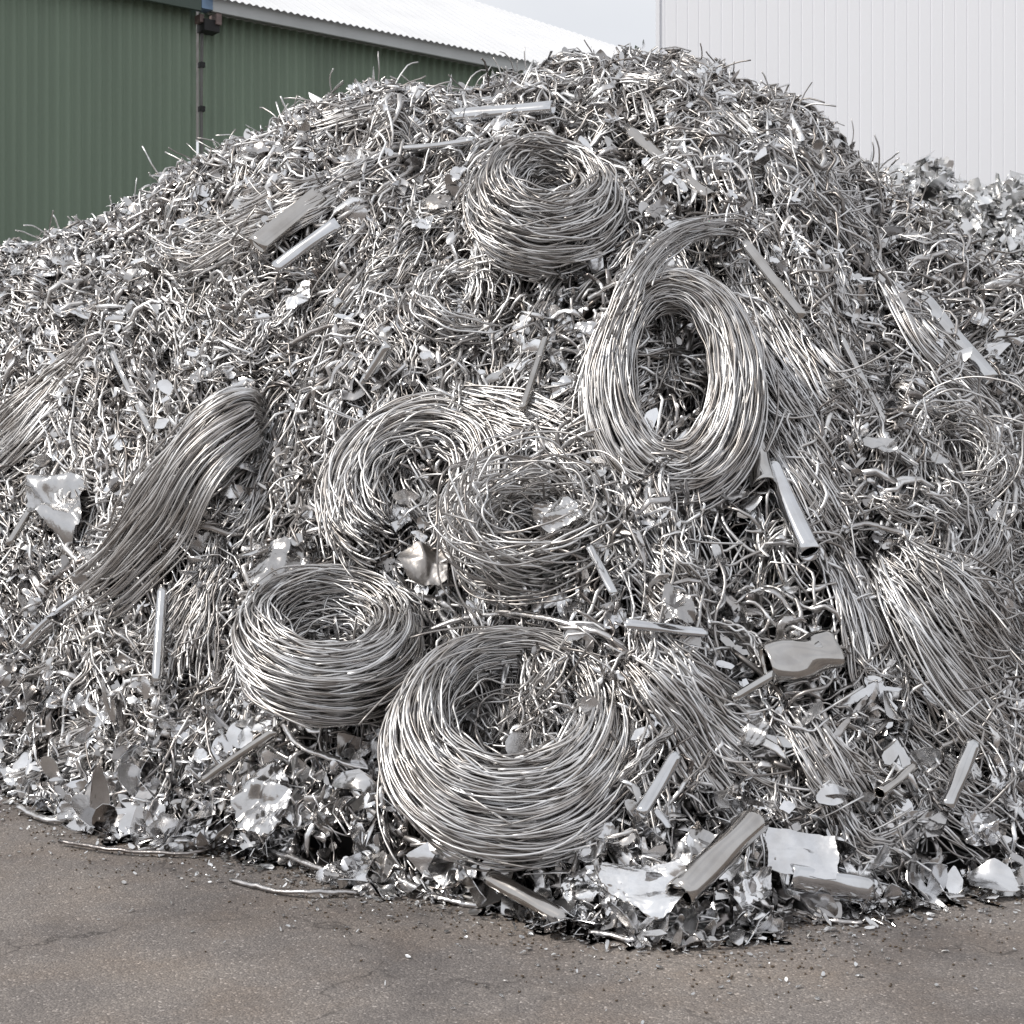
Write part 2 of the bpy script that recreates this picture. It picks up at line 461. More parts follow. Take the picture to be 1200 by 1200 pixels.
RW = .0046
wire_coil(600, 857, .17, (0, -.70, .71), dict(n=270, rx=.375, ry=.375, wr=.118, wa=.15, rw=RW, wander=.045, lean=.1, ecc=.9),
          'large round wire coil at the foot of the heap, lowest of all the coils', fill=12,
          tails=[dict(path=[(600, 872, .05), (560, 800, .12), (572, 765, .14)], width=[10, 40, 60], n=9, rw=.005, height=.05),
                 dict(path=[(585, 868, .05), (640, 800, .12), (655, 770, .14)], width=[10, 40, 50], n=9, rw=.005, height=.05)])
wire_coil(383, 754, .17, (.10, -.50, .86), dict(n=260, rx=.29, ry=.29, wr=.11, wa=.18, rw=RW, wander=.05, lean=.15, ecc=.6),
          'squat basket-shaped wire coil with a small oval hole, up and beside the lowest coil', fill=34)
wire_coil(788, 449, .15, (-.10, -.92, .36), dict(n=260, rx=.285, ry=.46, wr=.125, wa=.12, rw=RW, wander=.042, ecc=.45),
          'tall oval wire coil with a loose end of wires arching up from its top',
          tails=[dict(path=[(718, 420, .34), (745, 338, .36), (788, 284, .28), (850, 266, .1), (885, 278, .04)], width=[60, 42, 34, 34, 26], n=46, rw=RW, height=.05, flare=.05),
                 dict(path=[(778, 350, .16), (780, 420, .08), (780, 490, .06)], width=[8, 26, 70], n=14, rw=.005, height=.04)])
wire_coil(640, 242, .16, (.03, -.72, .69), dict(n=200, rx=.235, ry=.245, wr=.15, wa=.20, rw=.0052, wander=.08, lean=.2, ecc=.75),
          'bowl-shaped wire coil high on the heap just below its crest', fill=50)
wire_coil(492, 568, .06, (-.15, -.8, .6), dict(n=170, rx=.31, ry=.34, wr=.15, wa=.11, rw=.0050, wander=.05, arc=(-.9, 4.0)),
          'half-buried wire coil showing only its upper arch, with dark scrap in its hole')
wire_coil(620, 622, .11, (.05, -.8, .6), dict(n=110, rx=.25, ry=.20, wr=.11, wa=.10, rw=.0048, wander=.11, mess=.5, turns=(.5, 1.3)),
          'ball-like nest of messy wire with silvery flakes on its upper side', fill=70)
wire_coil(548, 358, .05, (.1, -.8, .6), dict(n=40, rx=.22, ry=.18, wr=.08, wa=.05, rw=.0055, wander=.10, mess=.3, turns=(.4, 1.0)),
          'small loose ring of wire below the bowl-shaped coil')
wire_coil(1115, 540, .04, (.15, -.8, .55), dict(n=70, rx=.20, ry=.20, wr=.11, wa=.06, rw=.0045, wander=.10, mess=.4, turns=(.3, 1.0)),
          'round loose nest of thin wire on the shaded flank past the tall oval coil')
wire_coil(245, 292, .05, (-.3, -.6, .75), dict(n=50, rx=.24, ry=.15, wr=.10, wa=.05, rw=.0050, wander=.10, mess=.25, turns=(.3, .9)),
          'flattened swirl of wire below two flat bars on the bright flank')
LAND += [(597, 862, 'the lowest round coil'), (383, 748, 'the squat basket-shaped coil'), (787, 455, 'the tall oval coil'), (640, 248, 'the bowl-shaped coil below the crest'),
         (492, 568, 'the half-buried arched coil'), (620, 622, 'the ball-like wire nest'), (548, 358, 'the small loose wire ring'), (1115, 540, 'the loose nest of thin wire'), (245, 292, 'the flattened wire swirl')]

# ------------------------------------------------------------------ hanks
HANKS = 'hanks of aluminium wire draped down the heap'
hanks = [
    ([(318, 492, .02), (285, 486, .12), (235, 535, .2), (190, 600, .2), (148, 655, .12), (112, 690, .02)], [30, 70, 105, 112, 95, 40], 110, .0062, .13, 'thick folded hank of wire like a sheaf, between crumpled foil and the half-buried coil'),
    ([(118, 405, .02), (70, 452, .1), (20, 500, .12), (-40, 560, .02)], [30, 80, 95, 60], 110, .0056, .09, 'fine silvery hank fanning down the flank at the very edge of the view'),
    ([(868, 325, .05), (905, 390, .08), (955, 465, .08), (1003, 530, .02)], [40, 95, 100, 70], 90, .0058, .06, 'combed hank of wire running down right beside the tall oval coil'),
    ([(898, 455, .04), (930, 520, .07), (975, 590, .07), (1015, 650, .02)], [30, 60, 80, 60], 60, .0055, .05, 'long thin hank below the combed hank, ending near the shaded hanks'),
    ([(1035, 640, .05), (1085, 690, .1), (1150, 760, .1), (1225, 850, .02)], [50, 120, 150, 130], 120, .0056, .08, 'widest curtain of wire sweeping down the shaded flank'),
    ([(972, 640, .05), (1000, 690, .09), (1040, 780, .09), (1085, 880, .02)], [40, 70, 95, 80], 90, .0056, .06, 'drooping hank of wire between the crumpled can and the wide wire curtain'),
    ([(738, 745, .03), (790, 800, .08), (850, 870, .08), (935, 955, .02)], [50, 85, 110, 120], 100, .0062, .06, 'spread hank of wire running down from behind the lowest round coil'),
    ([(930, 830, .03), (975, 900, .07), (1020, 970, .06), (1065, 1020, .02)], [40, 80, 110, 90], 80, .006, .05, 'splayed hank of wire reaching the asphalt beyond the big round tube'),
    ([(425, 205, .03), (420, 260, .06), (437, 335, .02)], [20, 38, 45], 34, .006, .04, 'short upright hank of wire beside the bowl-shaped coil'),
    ([(405, 210, .03), (330, 248, .07), (215, 300, .02)], [40, 75, 60], 80, .0062, .06, 'hank of wire lying flat across the bright upper flank'),
    ([(262, 655, .03), (225, 715, .08), (190, 800, .02)], [40, 70, 80], 60, .0056, .06, 'loose hank hanging below the sheaf-like hank'),
    ([(708, 545, .03), (745, 610, .07), (805, 700, .02)], [30, 50, 45], 50, .006, .05, 'narrow hank of wire between the wire nest and the tall oval coil'),
    ([(1120, 470, .03), (1170, 530, .08), (1225, 610, .02)], [30, 80, 90], 70, .0052, .05, 'fine hank of wire past the loose nest of thin wire'),
    ([(845, 120, .03), (930, 190, .07), (1020, 300, .02)], [50, 90, 70], 70, .0062, .05, 'hank of coarse wire falling over the shoulder of the crest'),
    ([(5, 915, .03), (100, 868, .07), (235, 826, .02)], [40, 60, 40], 50, .006, .05, 'wavy hank of wire low on the flank near two bright foil scraps'),
    ([(290, 180, .03), (390, 140, .06), (500, 118, .02)], [40, 55, 40], 45, .007, .05, 'coarse hank of wire along the crest toward the green shed'),
    ([(640, 95, .03), (730, 90, .07), (820, 108, .02)], [40, 70, 50], 60, .007, .06, 'shaggy hank of wire lying along the very top of the heap'),
    ([(1020, 300, .03), (1090, 400, .07), (1180, 490, .02)], [40, 70, 60], 60, .0055, .05, 'hank of wire behind the leaning square bar on the shaded flank'),
    ([(260, 640, .03), (300, 590, .06), (350, 470, .02)], [30, 50, 40], 40, .0055, .05, 'thin hank of wire between the sheaf-like hank and the half-buried coil'),
    ([(520, 460, .03), (610, 490, .07), (700, 530, .02)], [30, 60, 40], 50, .0058, .05, 'hank of wire crossing above the ball-like wire nest'),
    ([(1050, 860, .03), (1110, 930, .06), (1190, 985, .02)], [40, 80, 60], 50, .0058, .05, 'low hank of wire below the wide wire curtain'),
]
for path, width, n, rw, hgt, lab in hanks:
    V, Q = hank_geo(path, width, int(n * 1.25), rw, hgt * (.6 if hgt < .1 else 1), end=(.14, .14) if hgt > .085 else (.34, .3))
    tag(link_obj('wire_hank', quad_mesh('wire_hank', V, Q, M_WIRE)), lab, 'wire bundle', HANKS)
LAND += [(215, 590, 'the sheaf-like wire hank'), (40, 480, 'the silvery fanning hank'), (940, 430, 'the combed hank'), (1130, 750, 'the wide wire curtain'), (1030, 760, 'the drooping hank'),
         (845, 860, 'the spread hank'), (1010, 950, 'the splayed hank'), (310, 255, 'the two flat bars'), (740, 80, 'the very top of the heap'), (930, 190, 'the shoulder of the crest'),
         (110, 860, 'the wavy low hank'), (390, 140, 'the crest facing the green shed'), (1130, 400, 'the leaning square bar'), (100, 300, 'the bright outer flank'), (700, 1050, 'the short tube on the asphalt'),
         (300, 940, 'the upright crumpled foil'), (150, 980, 'the foot of the bright flank'), (1120, 1010, 'the far end of the heap foot'), (840, 1010, 'the big round tube'), (935, 765, 'the crumpled can'), (920, 600, 'the shiny upright tube')]

# ------------------------------------------------------------------ tubes, bars and rods
TUBES = 'tubes, bars and rods sticking out of the scrap'
def put(px, py, lift):
    return place(px, py, lift)[0]
def pxr(w, P): return w / 2 / F * P[1]
tubes = [  # name, ends (px,py,lift), width px, flatness, label
    ('metal_bar', (530, 137, .10), (648, 126, .10), 19, .8, 'thick round bar lying level just under the crest above the bowl-shaped coil'),
    ('metal_bar', (300, 288, .12), (374, 228, .12), 27, .5, 'wider of the two flat bars side by side on the bright upper flank'),
    ('metal_bar', (322, 316, .09), (396, 262, .09), 18, .5, 'narrower of the two flat bars side by side on the bright upper flank'),
    ('metal_rod', (131, 412, .10), (179, 510, .06), 10, 1, 'straight pale rod leaning above the sheaf-like hank'),
    ('metal_rod', (389, 490, .06), (456, 404, .12), 14, 1, 'straight rod slanting above the half-buried coil'),
    ('metal_tube', (796, 1052, .13), (886, 962, .12), 36, 1, 'big shiny round tube with its open end over the asphalt'),
    ('metal_tube', (607, 1050, .12), (664, 1090, -.02), 20, .8, 'short shiny tube lying on the asphalt before the lowest coil'),
    ('metal_tube', (903, 545, .09), (950, 650, .09), 26, 1, 'shiny upright tube beneath the tall oval coil'),
    ('metal_can', (898, 780, .10), (978, 762, .10), 48, 1, 'crumpled shiny can lying beside the drooping hank'),
    ('metal_bar', (733, 732, .08), (828, 743, .08), 13, .7, 'short level bar between the wire nest and the crumpled can'),
    ('metal_bar', (1080, 350, .10), (1162, 446, .10), 21, .7, 'leaning square bar high on the shaded flank'),
    ('metal_bar', (872, 285, .09), (940, 372, .09), 13, .6, 'narrow bar slanting past the loose end of the tall oval coil'),
    ('metal_bar', (735, 152, .08), (832, 232, .10), 15, .8, 'bar slanting down beside the bowl-shaped coil'),
    ('metal_rod', (236, 920, .06), (326, 856, .10), 12, 1, 'straight rod leading up to the squat basket-shaped coil'),
    ('metal_rod', (191, 688, .08), (184, 802, .08), 13, 1, 'upright rod below the sheaf-like hank'),
    ('metal_tube', (1108, 950, .08), (1140, 874, .12), 20, 1, 'stubby tube standing up below the wide wire curtain'),
    ('metal_tube', (972, 1020, .05), (1058, 1058, .035), 18, .8, 'tube lying at the heap foot beside the splayed hank'),
    ('metal_tube', (925, 1028, .06), (1018, 1074, .04), 32, .6, 'flattened wide tube under the square sheet at the heap foot'),
    ('metal_tube', (750, 955, .07), (792, 885, .10), 17, 1, 'dull tube rising beside the lowest round coil'),
    ('metal_rod', (858, 822, .08), (962, 758, .12), 11, 1, 'rod running up to the crumpled can'),
    ('metal_rod', (1118, 1030, .03), (1230, 1024, .03), 12, 1, 'rod lying level at the far end of the heap foot'),
    ('metal_rod', (533, 82, .14), (604, 108, .06), 12, 1, 'rod poking out of the crest above the thick round bar'),
    ('metal_tube', (884, 522, .09), (895, 570, .09), 30, 1, 'short bulging tube touching the tall oval coil'),
    ('metal_rod', (25, 760, .08), (92, 700, .08), 8, 1, 'thin rod low on the bright flank below the crumpled foil'),
    ('metal_rod', (640, 395, .08), (612, 480, .06), 9, 1, 'thin rod between the small wire ring and the tall oval coil'),
    ('metal_rod', (985, 395, .08), (1040, 500, .06), 9, 1, 'thin rod beside the combed hank'),
    ('metal_rod', (470, 175, .08), (555, 165, .10), 9, 1, 'thin level rod left of the bowl-shaped coil'),
    ('metal_tube', (1070, 900, .06), (1030, 930, .10), 14, 1, 'small tube near the splayed hank'),
    ('metal_bar', (690, 640, .08), (720, 700, .06), 10, .6, 'short bar under the ball-like wire nest'),
    ('metal_rod', (60, 560, .06), (10, 640, .10), 9, 1, 'rod at the outer side of the big crumpled foil'),
]
for nm, a, b_, w, fl, lab in tubes:
    up = .06 if a[2] > .05 else 0
    A = put(a[0], a[1], a[2] + up); B = put(b_[0], b_[1], b_[2] + up)
    r = pxr(w, (A + B) / 2)
    if nm == 'metal_rod':
        V, Q = tube_geo(A, B, r, wall=.97, seg=14, sides=10, dent=.05, sag=rng.normal(0, .012))
    elif nm == 'metal_can':
        V, Q = tube_geo(A, B, r, wall=.05, seg=16, sides=26, dent=.22, flat=.85)
    else:
        V, Q = tube_geo(A, B, r, wall=.09, seg=14, sides=22, dent=.07, flat=fl, sag=rng.normal(0, .006), roll=rng.uniform(0, 1))
    tag(link_obj(nm, quad_mesh(nm, V, Q, M_TUBE)), lab, {'metal_rod': 'rod', 'metal_bar': 'bar', 'metal_tube': 'tube', 'metal_can': 'can'}[nm], TUBES)

# thick bent rods that curve over the surface
BENT = 'long bent rods on the heap'
bent = [
    ([(905, 1066, .03), (960, 1082, .02), (1010, 1086, .015)], 7, 'pale strip lying on the asphalt below the flattened wide tube'),
    ([(1010, 1050, .05), (1075, 1062, .02), (1130, 1056, .02)], 6, 'thin strip on the asphalt at the end of the tube at the heap foot'),
    ([(470, 1040, .06), (530, 1062, .02), (600, 1066, .03)], 8, 'flat strip on the asphalt leading to the short shiny tube'),
    ([(20, 955, .04), (60, 968, .02), (100, 962, .02)], 7, 'short bent strip at the outermost foot of the bright flank'),
    ([(690, 1098, .02), (745, 1108, .02), (800, 1098, .05)], 7, 'bent strip on the asphalt in front of the large crumpled sheet'),
    ([(330, 1008, .08), (395, 1030, .04), (440, 1046, .02)], 7, 'strip running out of the heap under the lowest round coil'),
    ([(492, 745, .06), (548, 724, .12), (620, 722, .12), (690, 738, .08), (735, 760, .03)], 8, 'long bent rod arching over the lowest round coil'),
    ([(322, 836, .06), (352, 872, .10), (400, 894, .08), (450, 905, .03)], 8, 'bent rod curving from the squat coil toward the lowest coil'),
    ([(0, 800, .06), (40, 752, .10), (100, 702, .05)], 7, 'bent rod at the edge of the view under the sheaf-like hank'),
    ([(280, 655, .05), (330, 640, .10), (395, 612, .04)], 9, 'bent rod between the sheaf-like hank and the bright folded foil'),
    ([(70, 992, .02), (140, 1003, .02), (230, 1006, .02), (270, 985, .05)], 5, 'long bent strip lying out on the asphalt before the bright flank'),
    ([(270, 1035, .015), (350, 1052, .02), (420, 1052, .02)], 6, 'bent strip flat on the asphalt between the crumpled foil and lowest coil'),
    ([(660, 1086, .02), (720, 1086, .02), (790, 1092, .03)], 9, 'bent strip on the asphalt touching the short shiny tube'),
    ([(790, 330, .04), (735, 330, .10), (690, 350, .06)], 7, 'bent rod crossing above the tall oval coil'),
    ([(940, 640, .05), (1010, 615, .12), (1090, 640, .06)], 8, 'bent rod arching over the heads of the shaded hanks'),
    ([(960, 640, .05), (1000, 700, .1), (1060, 690, .05)], 6, 'short bent rod at the head of the drooping hank'),
    ([(655, 88, .03), (662, 80, .06), (672, 77, .10), (684, 86, .03)], 4, 'hooked rod sticking up out of the very top of the heap'),
    ([(415, 118, .03), (422, 108, .06), (438, 112, .04)], 4, 'small hooked wire on the crest facing the green shed'),
    ([(940, 130, .05), (985, 160, .12), (1015, 200, .10), (1030, 232, .03)], 8, 'dark bent rod over the shoulder of the crest'),
    ([(505, 700, .05), (540, 760, .10), (560, 800, .03)], 8, 'bent rod pointing down into the lowest round coil'),
    ([(120, 640, .06), (60, 680, .1), (0, 715, .04)], 8, 'bent rod running out from the tip of the sheaf-like hank'),
    ([(330, 410, .05), (400, 380, .1), (480, 400, .04)], 8, 'bent rod between the small leaf-shaped sheet and the slanting rod'),
]
for path, w, lab in bent:
    C = resample([put(*p) for p in path], 30)
    jit = np.cumsum(rng.normal(0, .0022, C.shape), 0); C = C + jit - np.linspace(0, 1, 30)[:, None] * jit[-1]
    C[:, 2] = np.maximum(C[:, 2], .012)
    r = w / 2 / F * C[:, 1].mean()
    A = r * (1 + .12 * np.sin(np.linspace(0, rng.uniform(6, 14), 30)))
    ref = np.repeat(np.array([[0, -.5, .85]]), 30, 0)
    V, Q = sweep(C[None], A[None], A[None] * .8, ref[None], ROUND8)
    tag(link_obj('bent_rod', quad_mesh('bent_rod', V, Q, M_STRIP)), lab, 'rod', BENT)

# ------------------------------------------------------------------ sheets
SHEETS = 'pieces of crumpled sheet metal in the scrap'
sheets = [  # px, py, w px, h px, roll deg, crumple, square, lift, mat, label
    (68, 585, 74, 118, -25, .26, 0, .14, 'S', 'big crumpled foil, brightest on the outer flank beside the sheaf-like hank'),
    (325, 664, 84, 64, 35, .2, .4, .18, 'S', 'bright folded foil just above the squat basket-shaped coil'),
    (349, 346, 34, 50, 5, .12, 0, .12, 'S', 'small pale leaf-shaped sheet standing below the two flat bars'),
    (311, 935, 74, 112, 8, .26, .2, .18, 'S', 'upright crumpled foil at the heap foot below the squat coil'),
    (752, 1036, 112, 78, 20, .22, .3, .14, 'S', 'large crumpled sheet behind the open end of the big tube'),
    (938, 1003, 84, 58, 8, .10, .9, .12, 'S', 'square flat sheet with bent edge beside the big round tube'),
    (792, 708, 44, 62, -20, .22, 0, .12, 'S', 'upright folded sheet above the lowest coil near the short level bar'),
    (498, 662, 58, 60, -10, .14, .6, .14, 'B', 'dull brownish sheet arched over a dark hole by the squat coil'),
    (655, 606, 70, 42, 25, .30, 0, .20, 'S', 'torn silvery flakes lying on the ball-like wire nest'),
    (880, 860, 38, 56, 15, .14, 0, .10, 'S', 'oval pale sheet caught in the spread hank'),
    (1150, 972, 54, 46, 0, .22, .3, .09, 'S', 'pale angular sheet at the far end of the heap foot'),
    (1094, 958, 50, 50, 20, .25, .2, .07, 'S', 'creased sheet behind the stubby upright tube'),
    (289, 157, 30, 46, -15, .12, 0, .05, 'S', 'pale pointed sheet standing on the crest in front of the green shed'),
    (65, 258, 30, 30, 30, .15, 0, .05, 'S', 'small pale sheet on the outermost crest'),
    (805, 88, 28, 34, 10, .2, 0, .05, 'B', 'dark pointed sheet sticking up from the crest before the white building'),
    (700, 985, 64, 46, -35, .22, .3, .09, 'S', 'grey folded sheet beside the foot of the lowest round coil'),
    (682, 1036, 56, 46, -15, .22, 0, .05, 'S', 'rumpled sheet on the asphalt edge above the short shiny tube'),
    (872, 147, 70, 26, 15, .12, .5, .10, 'S', 'bluish flat sheet on the shoulder of the crest'),
    (1060, 272, 30, 34, 20, .15, 0, .05, 'S', 'pale sheet on the crest beside the heap behind'),
    (1052, 228, 32, 44, -20, .2, 0, .05, 'B', 'dark pointed sheet where the heap behind begins'),
    (1030, 521, 42, 28, 30, .12, .6, .12, 'S', 'pale bent plate beside the foot of the combed hank'),
    (75, 826, 60, 28, 10, .2, 0, .09, 'S', 'shorter of two bright foil scraps above the wavy low hank'),
    (128, 838, 46, 26, -10, .2, 0, .09, 'S', 'foil scrap lying in the wavy low hank'),
    (20, 905, 40, 42, 5, .2, 0, .07, 'S', 'bluish crumpled sheet at the outer foot of the heap'),
    (40, 318, 90, 24, 28, .10, .5, .10, 'S', 'long bright sheet on the outermost bright flank'),
    (90, 366, 66, 28, 15, .14, 0, .10, 'S', 'bright sheet below the long bright sheet on the outer flank'),
    (470, 606, 38, 44, 10, .25, 0, .02, 'S', 'faceted silver lump in the hole of the half-buried coil'),
    (438, 578, 34, 36, 0, .2, 0, .02, 'B', 'darker lump in the hole of the half-buried coil'),
    (537, 203, 22, 30, 5, .1, 0, .13, 'S', 'small oval disc beside the rim of the bowl-shaped coil'),
    (515, 236, 28, 32, 0, .2, .3, .09, 'B', 'dark brownish scrap beside the bowl-shaped coil'),
    (494, 262, 36, 32, 0, .25, 0, .10, 'S', 'crumpled pale scrap below the dark brownish scrap'),
    (1112, 290, 44, 34, 20, .15, .3, .12, 'S', 'grey sheet lying where the heap behind meets the shaded flank'),
    (1045, 283, 26, 30, 10, .15, 0, .1, 'S', 'small pale scrap on the shaded shoulder'),
    (820, 995, 44, 60, 30, .22, .3, .08, 'S', 'bright sheet tucked behind the big round tube'),
    (878, 1040, 54, 48, -25, .25, .2, .07, 'S', 'twisted sheet between the big round tube and flattened tube'),
    (82, 968, 46, 26, 10, .2, 0, .05, 'S', 'folded foil at the foot of the bright flank'),
    (162, 975, 30, 40, 0, .2, 0, .06, 'S', 'pale rounded sheet standing at the foot of the bright flank'),
    (232, 962, 44, 30, -20, .22, 0, .07, 'S', 'curled sheet left of the upright crumpled foil'),
    (415, 1030, 66, 36, 10, .25, 0, .06, 'S', 'ragged sheet on the asphalt edge under the lowest round coil'),
    (450, 1028, 40, 40, 30, .25, 0, .06, 'B', 'brownish torn sheet under the lowest round coil'),
    (1005, 1060, 50, 24, 25, .2, 0, .03, 'S', 'pointed sheet lying flat at the end of the flattened tube'),
    (870, 378, 34, 30, 0, .3, 0, .13, 'S', 'small bright lump of foil against the tall oval coil'),
    (1150, 300, 40, 26, 5, .2, 0, .1, 'S', 'bright crumpled sheet at the edge of the heap behind'),
    (235, 440, 36, 24, 15, .2, 0, .1, 'S', 'small scrap of foil above the sheaf-like hank'),
    (660, 455, 34, 30, 0, .25, 0, .08, 'S', 'foil scrap between the small wire ring and tall oval coil'),
    (690, 385, 36, 20, 15, .15, .3, .1, 'S', 'bluish small plate beside the top of the tall oval coil'),
    (775, 250, 44, 36, -20, .25, 0, .1, 'S', 'bright crumpled foil beside the bowl-shaped coil'),
    (110, 740, 36, 44, 0, .25, 0, .07, 'B', 'dull torn sheet on the bright flank below the sheaf-like hank'),
    (205, 150 + 40, 40, 22, 20, .15, 0, .1, 'S', 'bright sheet along the crest below the green shed pipe'),
    (800, 1108, 70, 22, 20, .22, .2, .03, 'S', 'bent strip of sheet lying out on the asphalt under the big tube'),
    (390, 955, 40, 50, 0, .25, 0, .06, 'S', 'twisted sheet between the upright crumpled foil and lowest coil'),
    (1135, 905, 40, 34, 30, .2, 0, .07, 'S', 'small creased sheet beside the stubby upright tube'),
    (620, 700, 36, 30, 10, .2, 0, .06, 'S', 'grey scrap under the ball-like wire nest'),
    (945, 122, 20, 28, 0, .2, 0, .05, 'B', 'bent scrap standing on the shoulder of the crest'),
]
for px, py, w, h, roll, cru, sq, lift, mt, lab in sheets:
    P, N = hit(px, py)
    c = place(px, py, lift + (.02 if lift > .06 else 0))[0]
    size = w / F * P[1]
    V, Q = sheet_geo(size, nr=34, na=64, crumple=cru, aspect=h / w, square=sq, th=.004, curl=rng.choice([-1, 1]) * rng.uniform(.05, .3))
    nn = nrm(N * .8 + np.array([0, -.38, .6]) + rng.normal(0, .2, 3))
    V = V @ basis(nn, math.radians(-roll)) + c
    V[:, 2] = np.maximum(V[:, 2], .006 + .001 * rng.uniform(0, 1, len(V)))
    o = tag(link_obj('crumpled_sheet', quad_mesh('crumpled_sheet', V, Q, M_BROWN if mt == 'B' else M_SHEET, sharp=50)), lab, 'metal sheet', SHEETS)

# ------------------------------------------------------------------ the tangle itself
def near(P):
    px, py = project(P)
    d = [(px - a) ** 2 + (py - b) ** 2 for a, b, _ in LAND]
    return LAND[int(np.argmin(d))][2]

def in_view(c, m=0):
    px, py = project(c)
    return -m < px < 1200 + m and -m < py < 1200 + m

def individuals(name, cat, group, make, n, look, mat, sharp=0):
    """n separate objects, each with a mesh of its own, labelled by look and neighbour."""
    for i in range(n):
        V, Q, adj = make(i)
        o = link_obj(name, quad_mesh(name, V, Q, mat, sharp=sharp))
        tag(o, f'{adj} {look} by {near(V.mean(0))}', cat, group)

def field(x, y):
    return .75 * np.sin(2.1 * x + 1.7 * y + .6) + .55 * np.sin(3.7 * x - 2.9 * y + 2.2) + .4 * np.sin(6.3 * x + 4.1 * y)

# fine wires ------------------------------------------------
def wire_batch(n, lmin, lmax, rmin, rmax, olo, ohi, amp, turn, spread, k=15, t0=-.02, sides=ROUND5):
    x, y = scatter(n, t0=t0)
    m = len(x)
    L = rng.uniform(lmin, lmax, m)
    offs = rng.uniform(olo, ohi, m)
    P, NN = walk(m, k, L, x, y, slope_angle(x, y, spread), turn, offs, amp)
    R = rng.uniform(rmin, rmax, m)[:, None] * (1 + .25 * np.sin(np.linspace(0, 8, k)[None] + rng.uniform(0, 6, m)[:, None]))
    return P, R, NN

parts = []
off = 0
Vs, Qs = [], []
def add(V, Q):
    global off
    Vs.append(V); Qs.append(Q + off); off += len(V)

def wisps(n, per, lmin, lmax, rmin, rmax, olo, ohi, k=16, wid=.05):
    x, y = scatter(n, t0=.03)
    m = len(x)
    a0 = slope_angle(x, y, .15) + field(x, y) * .8
    L = rng.uniform(lmin, lmax, m); o0 = rng.uniform(olo, ohi, m)
    cnt = rng.integers(per[0], per[1], m); ix = np.repeat(np.arange(m), cnt); t = len(ix)
    sp = rng.uniform(.4, 1.3, m) * wid
    P, NN = walk(t, k, L[ix] * rng.uniform(.7, 1.1, t), x[ix] + rng.normal(0, 1, t) * sp[ix], y[ix] + rng.normal(0, .7, t) * sp[ix], a0[ix] + rng.normal(0, .13, t), .04, o0[ix] + rng.normal(0, .014, t), .012)
    R = rng.uniform(rmin, rmax, t)[:, None] * np.ones((1, k))
    return P, R, NN
def loose(n, lmin, lmax, rmin, rmax, olo, ohi, amp, turn, spread, k=20):
    x, y = scatter(n, t0=.02); m = len(x)
    a0 = slope_angle(x, y, spread) + field(x, y) * .7
    P, NN = walk(m, k, rng.uniform(lmin, lmax, m), x, y, a0, turn, rng.uniform(olo, ohi, m), amp)
    R = rng.uniform(rmin, rmax, m)[:, None] * (1 + .25 * np.sin(np.linspace(0, 8, k)[None] + rng.uniform(0, 6, m)[:, None]))
    return P, R, NN
def off_ground(P, R, NN):
    x, y = P[..., 0], P[..., 1]
    keep = (y - np.interp(x, _xs, T_YB)).min(1) > -.07
    return P[keep], R[keep], NN[keep]
def flyaway(n, t0, t1, lmin, lmax, rmin, rmax, k=10):
    x, y = scatter(n, t0=t0, t1=t1); m = len(x)
    N = Nf(x, y); z = Hf(x, y)
    d = nrm(N * rng.uniform(.2, 1.1, m)[:, None] + rng.normal(0, .7, (m, 3)))
    bend = nrm(rng.normal(0, 1, (m, 3)) - np.array([0, 0, .6]))
    L = rng.uniform(lmin, lmax, m)[:, None]
    P = np.empty((m, k, 3)); p = np.stack([x, y, z], -1) - N * .05
    for i in range(k):
        P[:, i] = p
        p = p + d * L / (k - 1); d = nrm(d + bend * rng.uniform(.05, .35, m)[:, None] + rng.normal(0, .09, (m, 3)))
    P[..., 2] = np.maximum(P[..., 2], .008)
    R = rng.uniform(rmin, rmax, m)[:, None] * np.ones((1, k))
    return P, R, np.broadcast_to(N[:, None], P.shape) + .01
for b_ in [loose(1900, .4, 1.2, .004, .008, -.19, -.06, .03, .06, .7),
           wisps(760, (8, 26), .5, 1.5, .0036, .0056, -.07, .04, k=18),
           wisps(640, (4, 10), .4, 1.3, .0045, .0072, -.06, .055, wid=.05),
           loose(500, .15, .5, .0032, .006, -.05, .06, .045, .15, .9),
           loose(1500, .6, 1.8, .0042, .0078, -.07, .06, .05, .04, .7),
           loose(760, .4, 1.3, .009, .0155, -.06, .055, .03, .04, .6),
           flyaway(700, .03, 1.02, .10, .30, .003, .0055),
           flyaway(900, .80, 1.04, .12, .40, .003, .006)]:
    add(*(lambda P, R, NN: sweep(P, R, R, NN))(*off_ground(*b_)))
tw = link_obj('tangled_wire', quad_mesh('tangled_wire', np.vstack(Vs), np.vstack(Qs), M_TANGLE), centre=False)
tag(tw, 'dense tangle of short aluminium wire that fills the heap between its coils', 'scrap wire', kind='stuff')

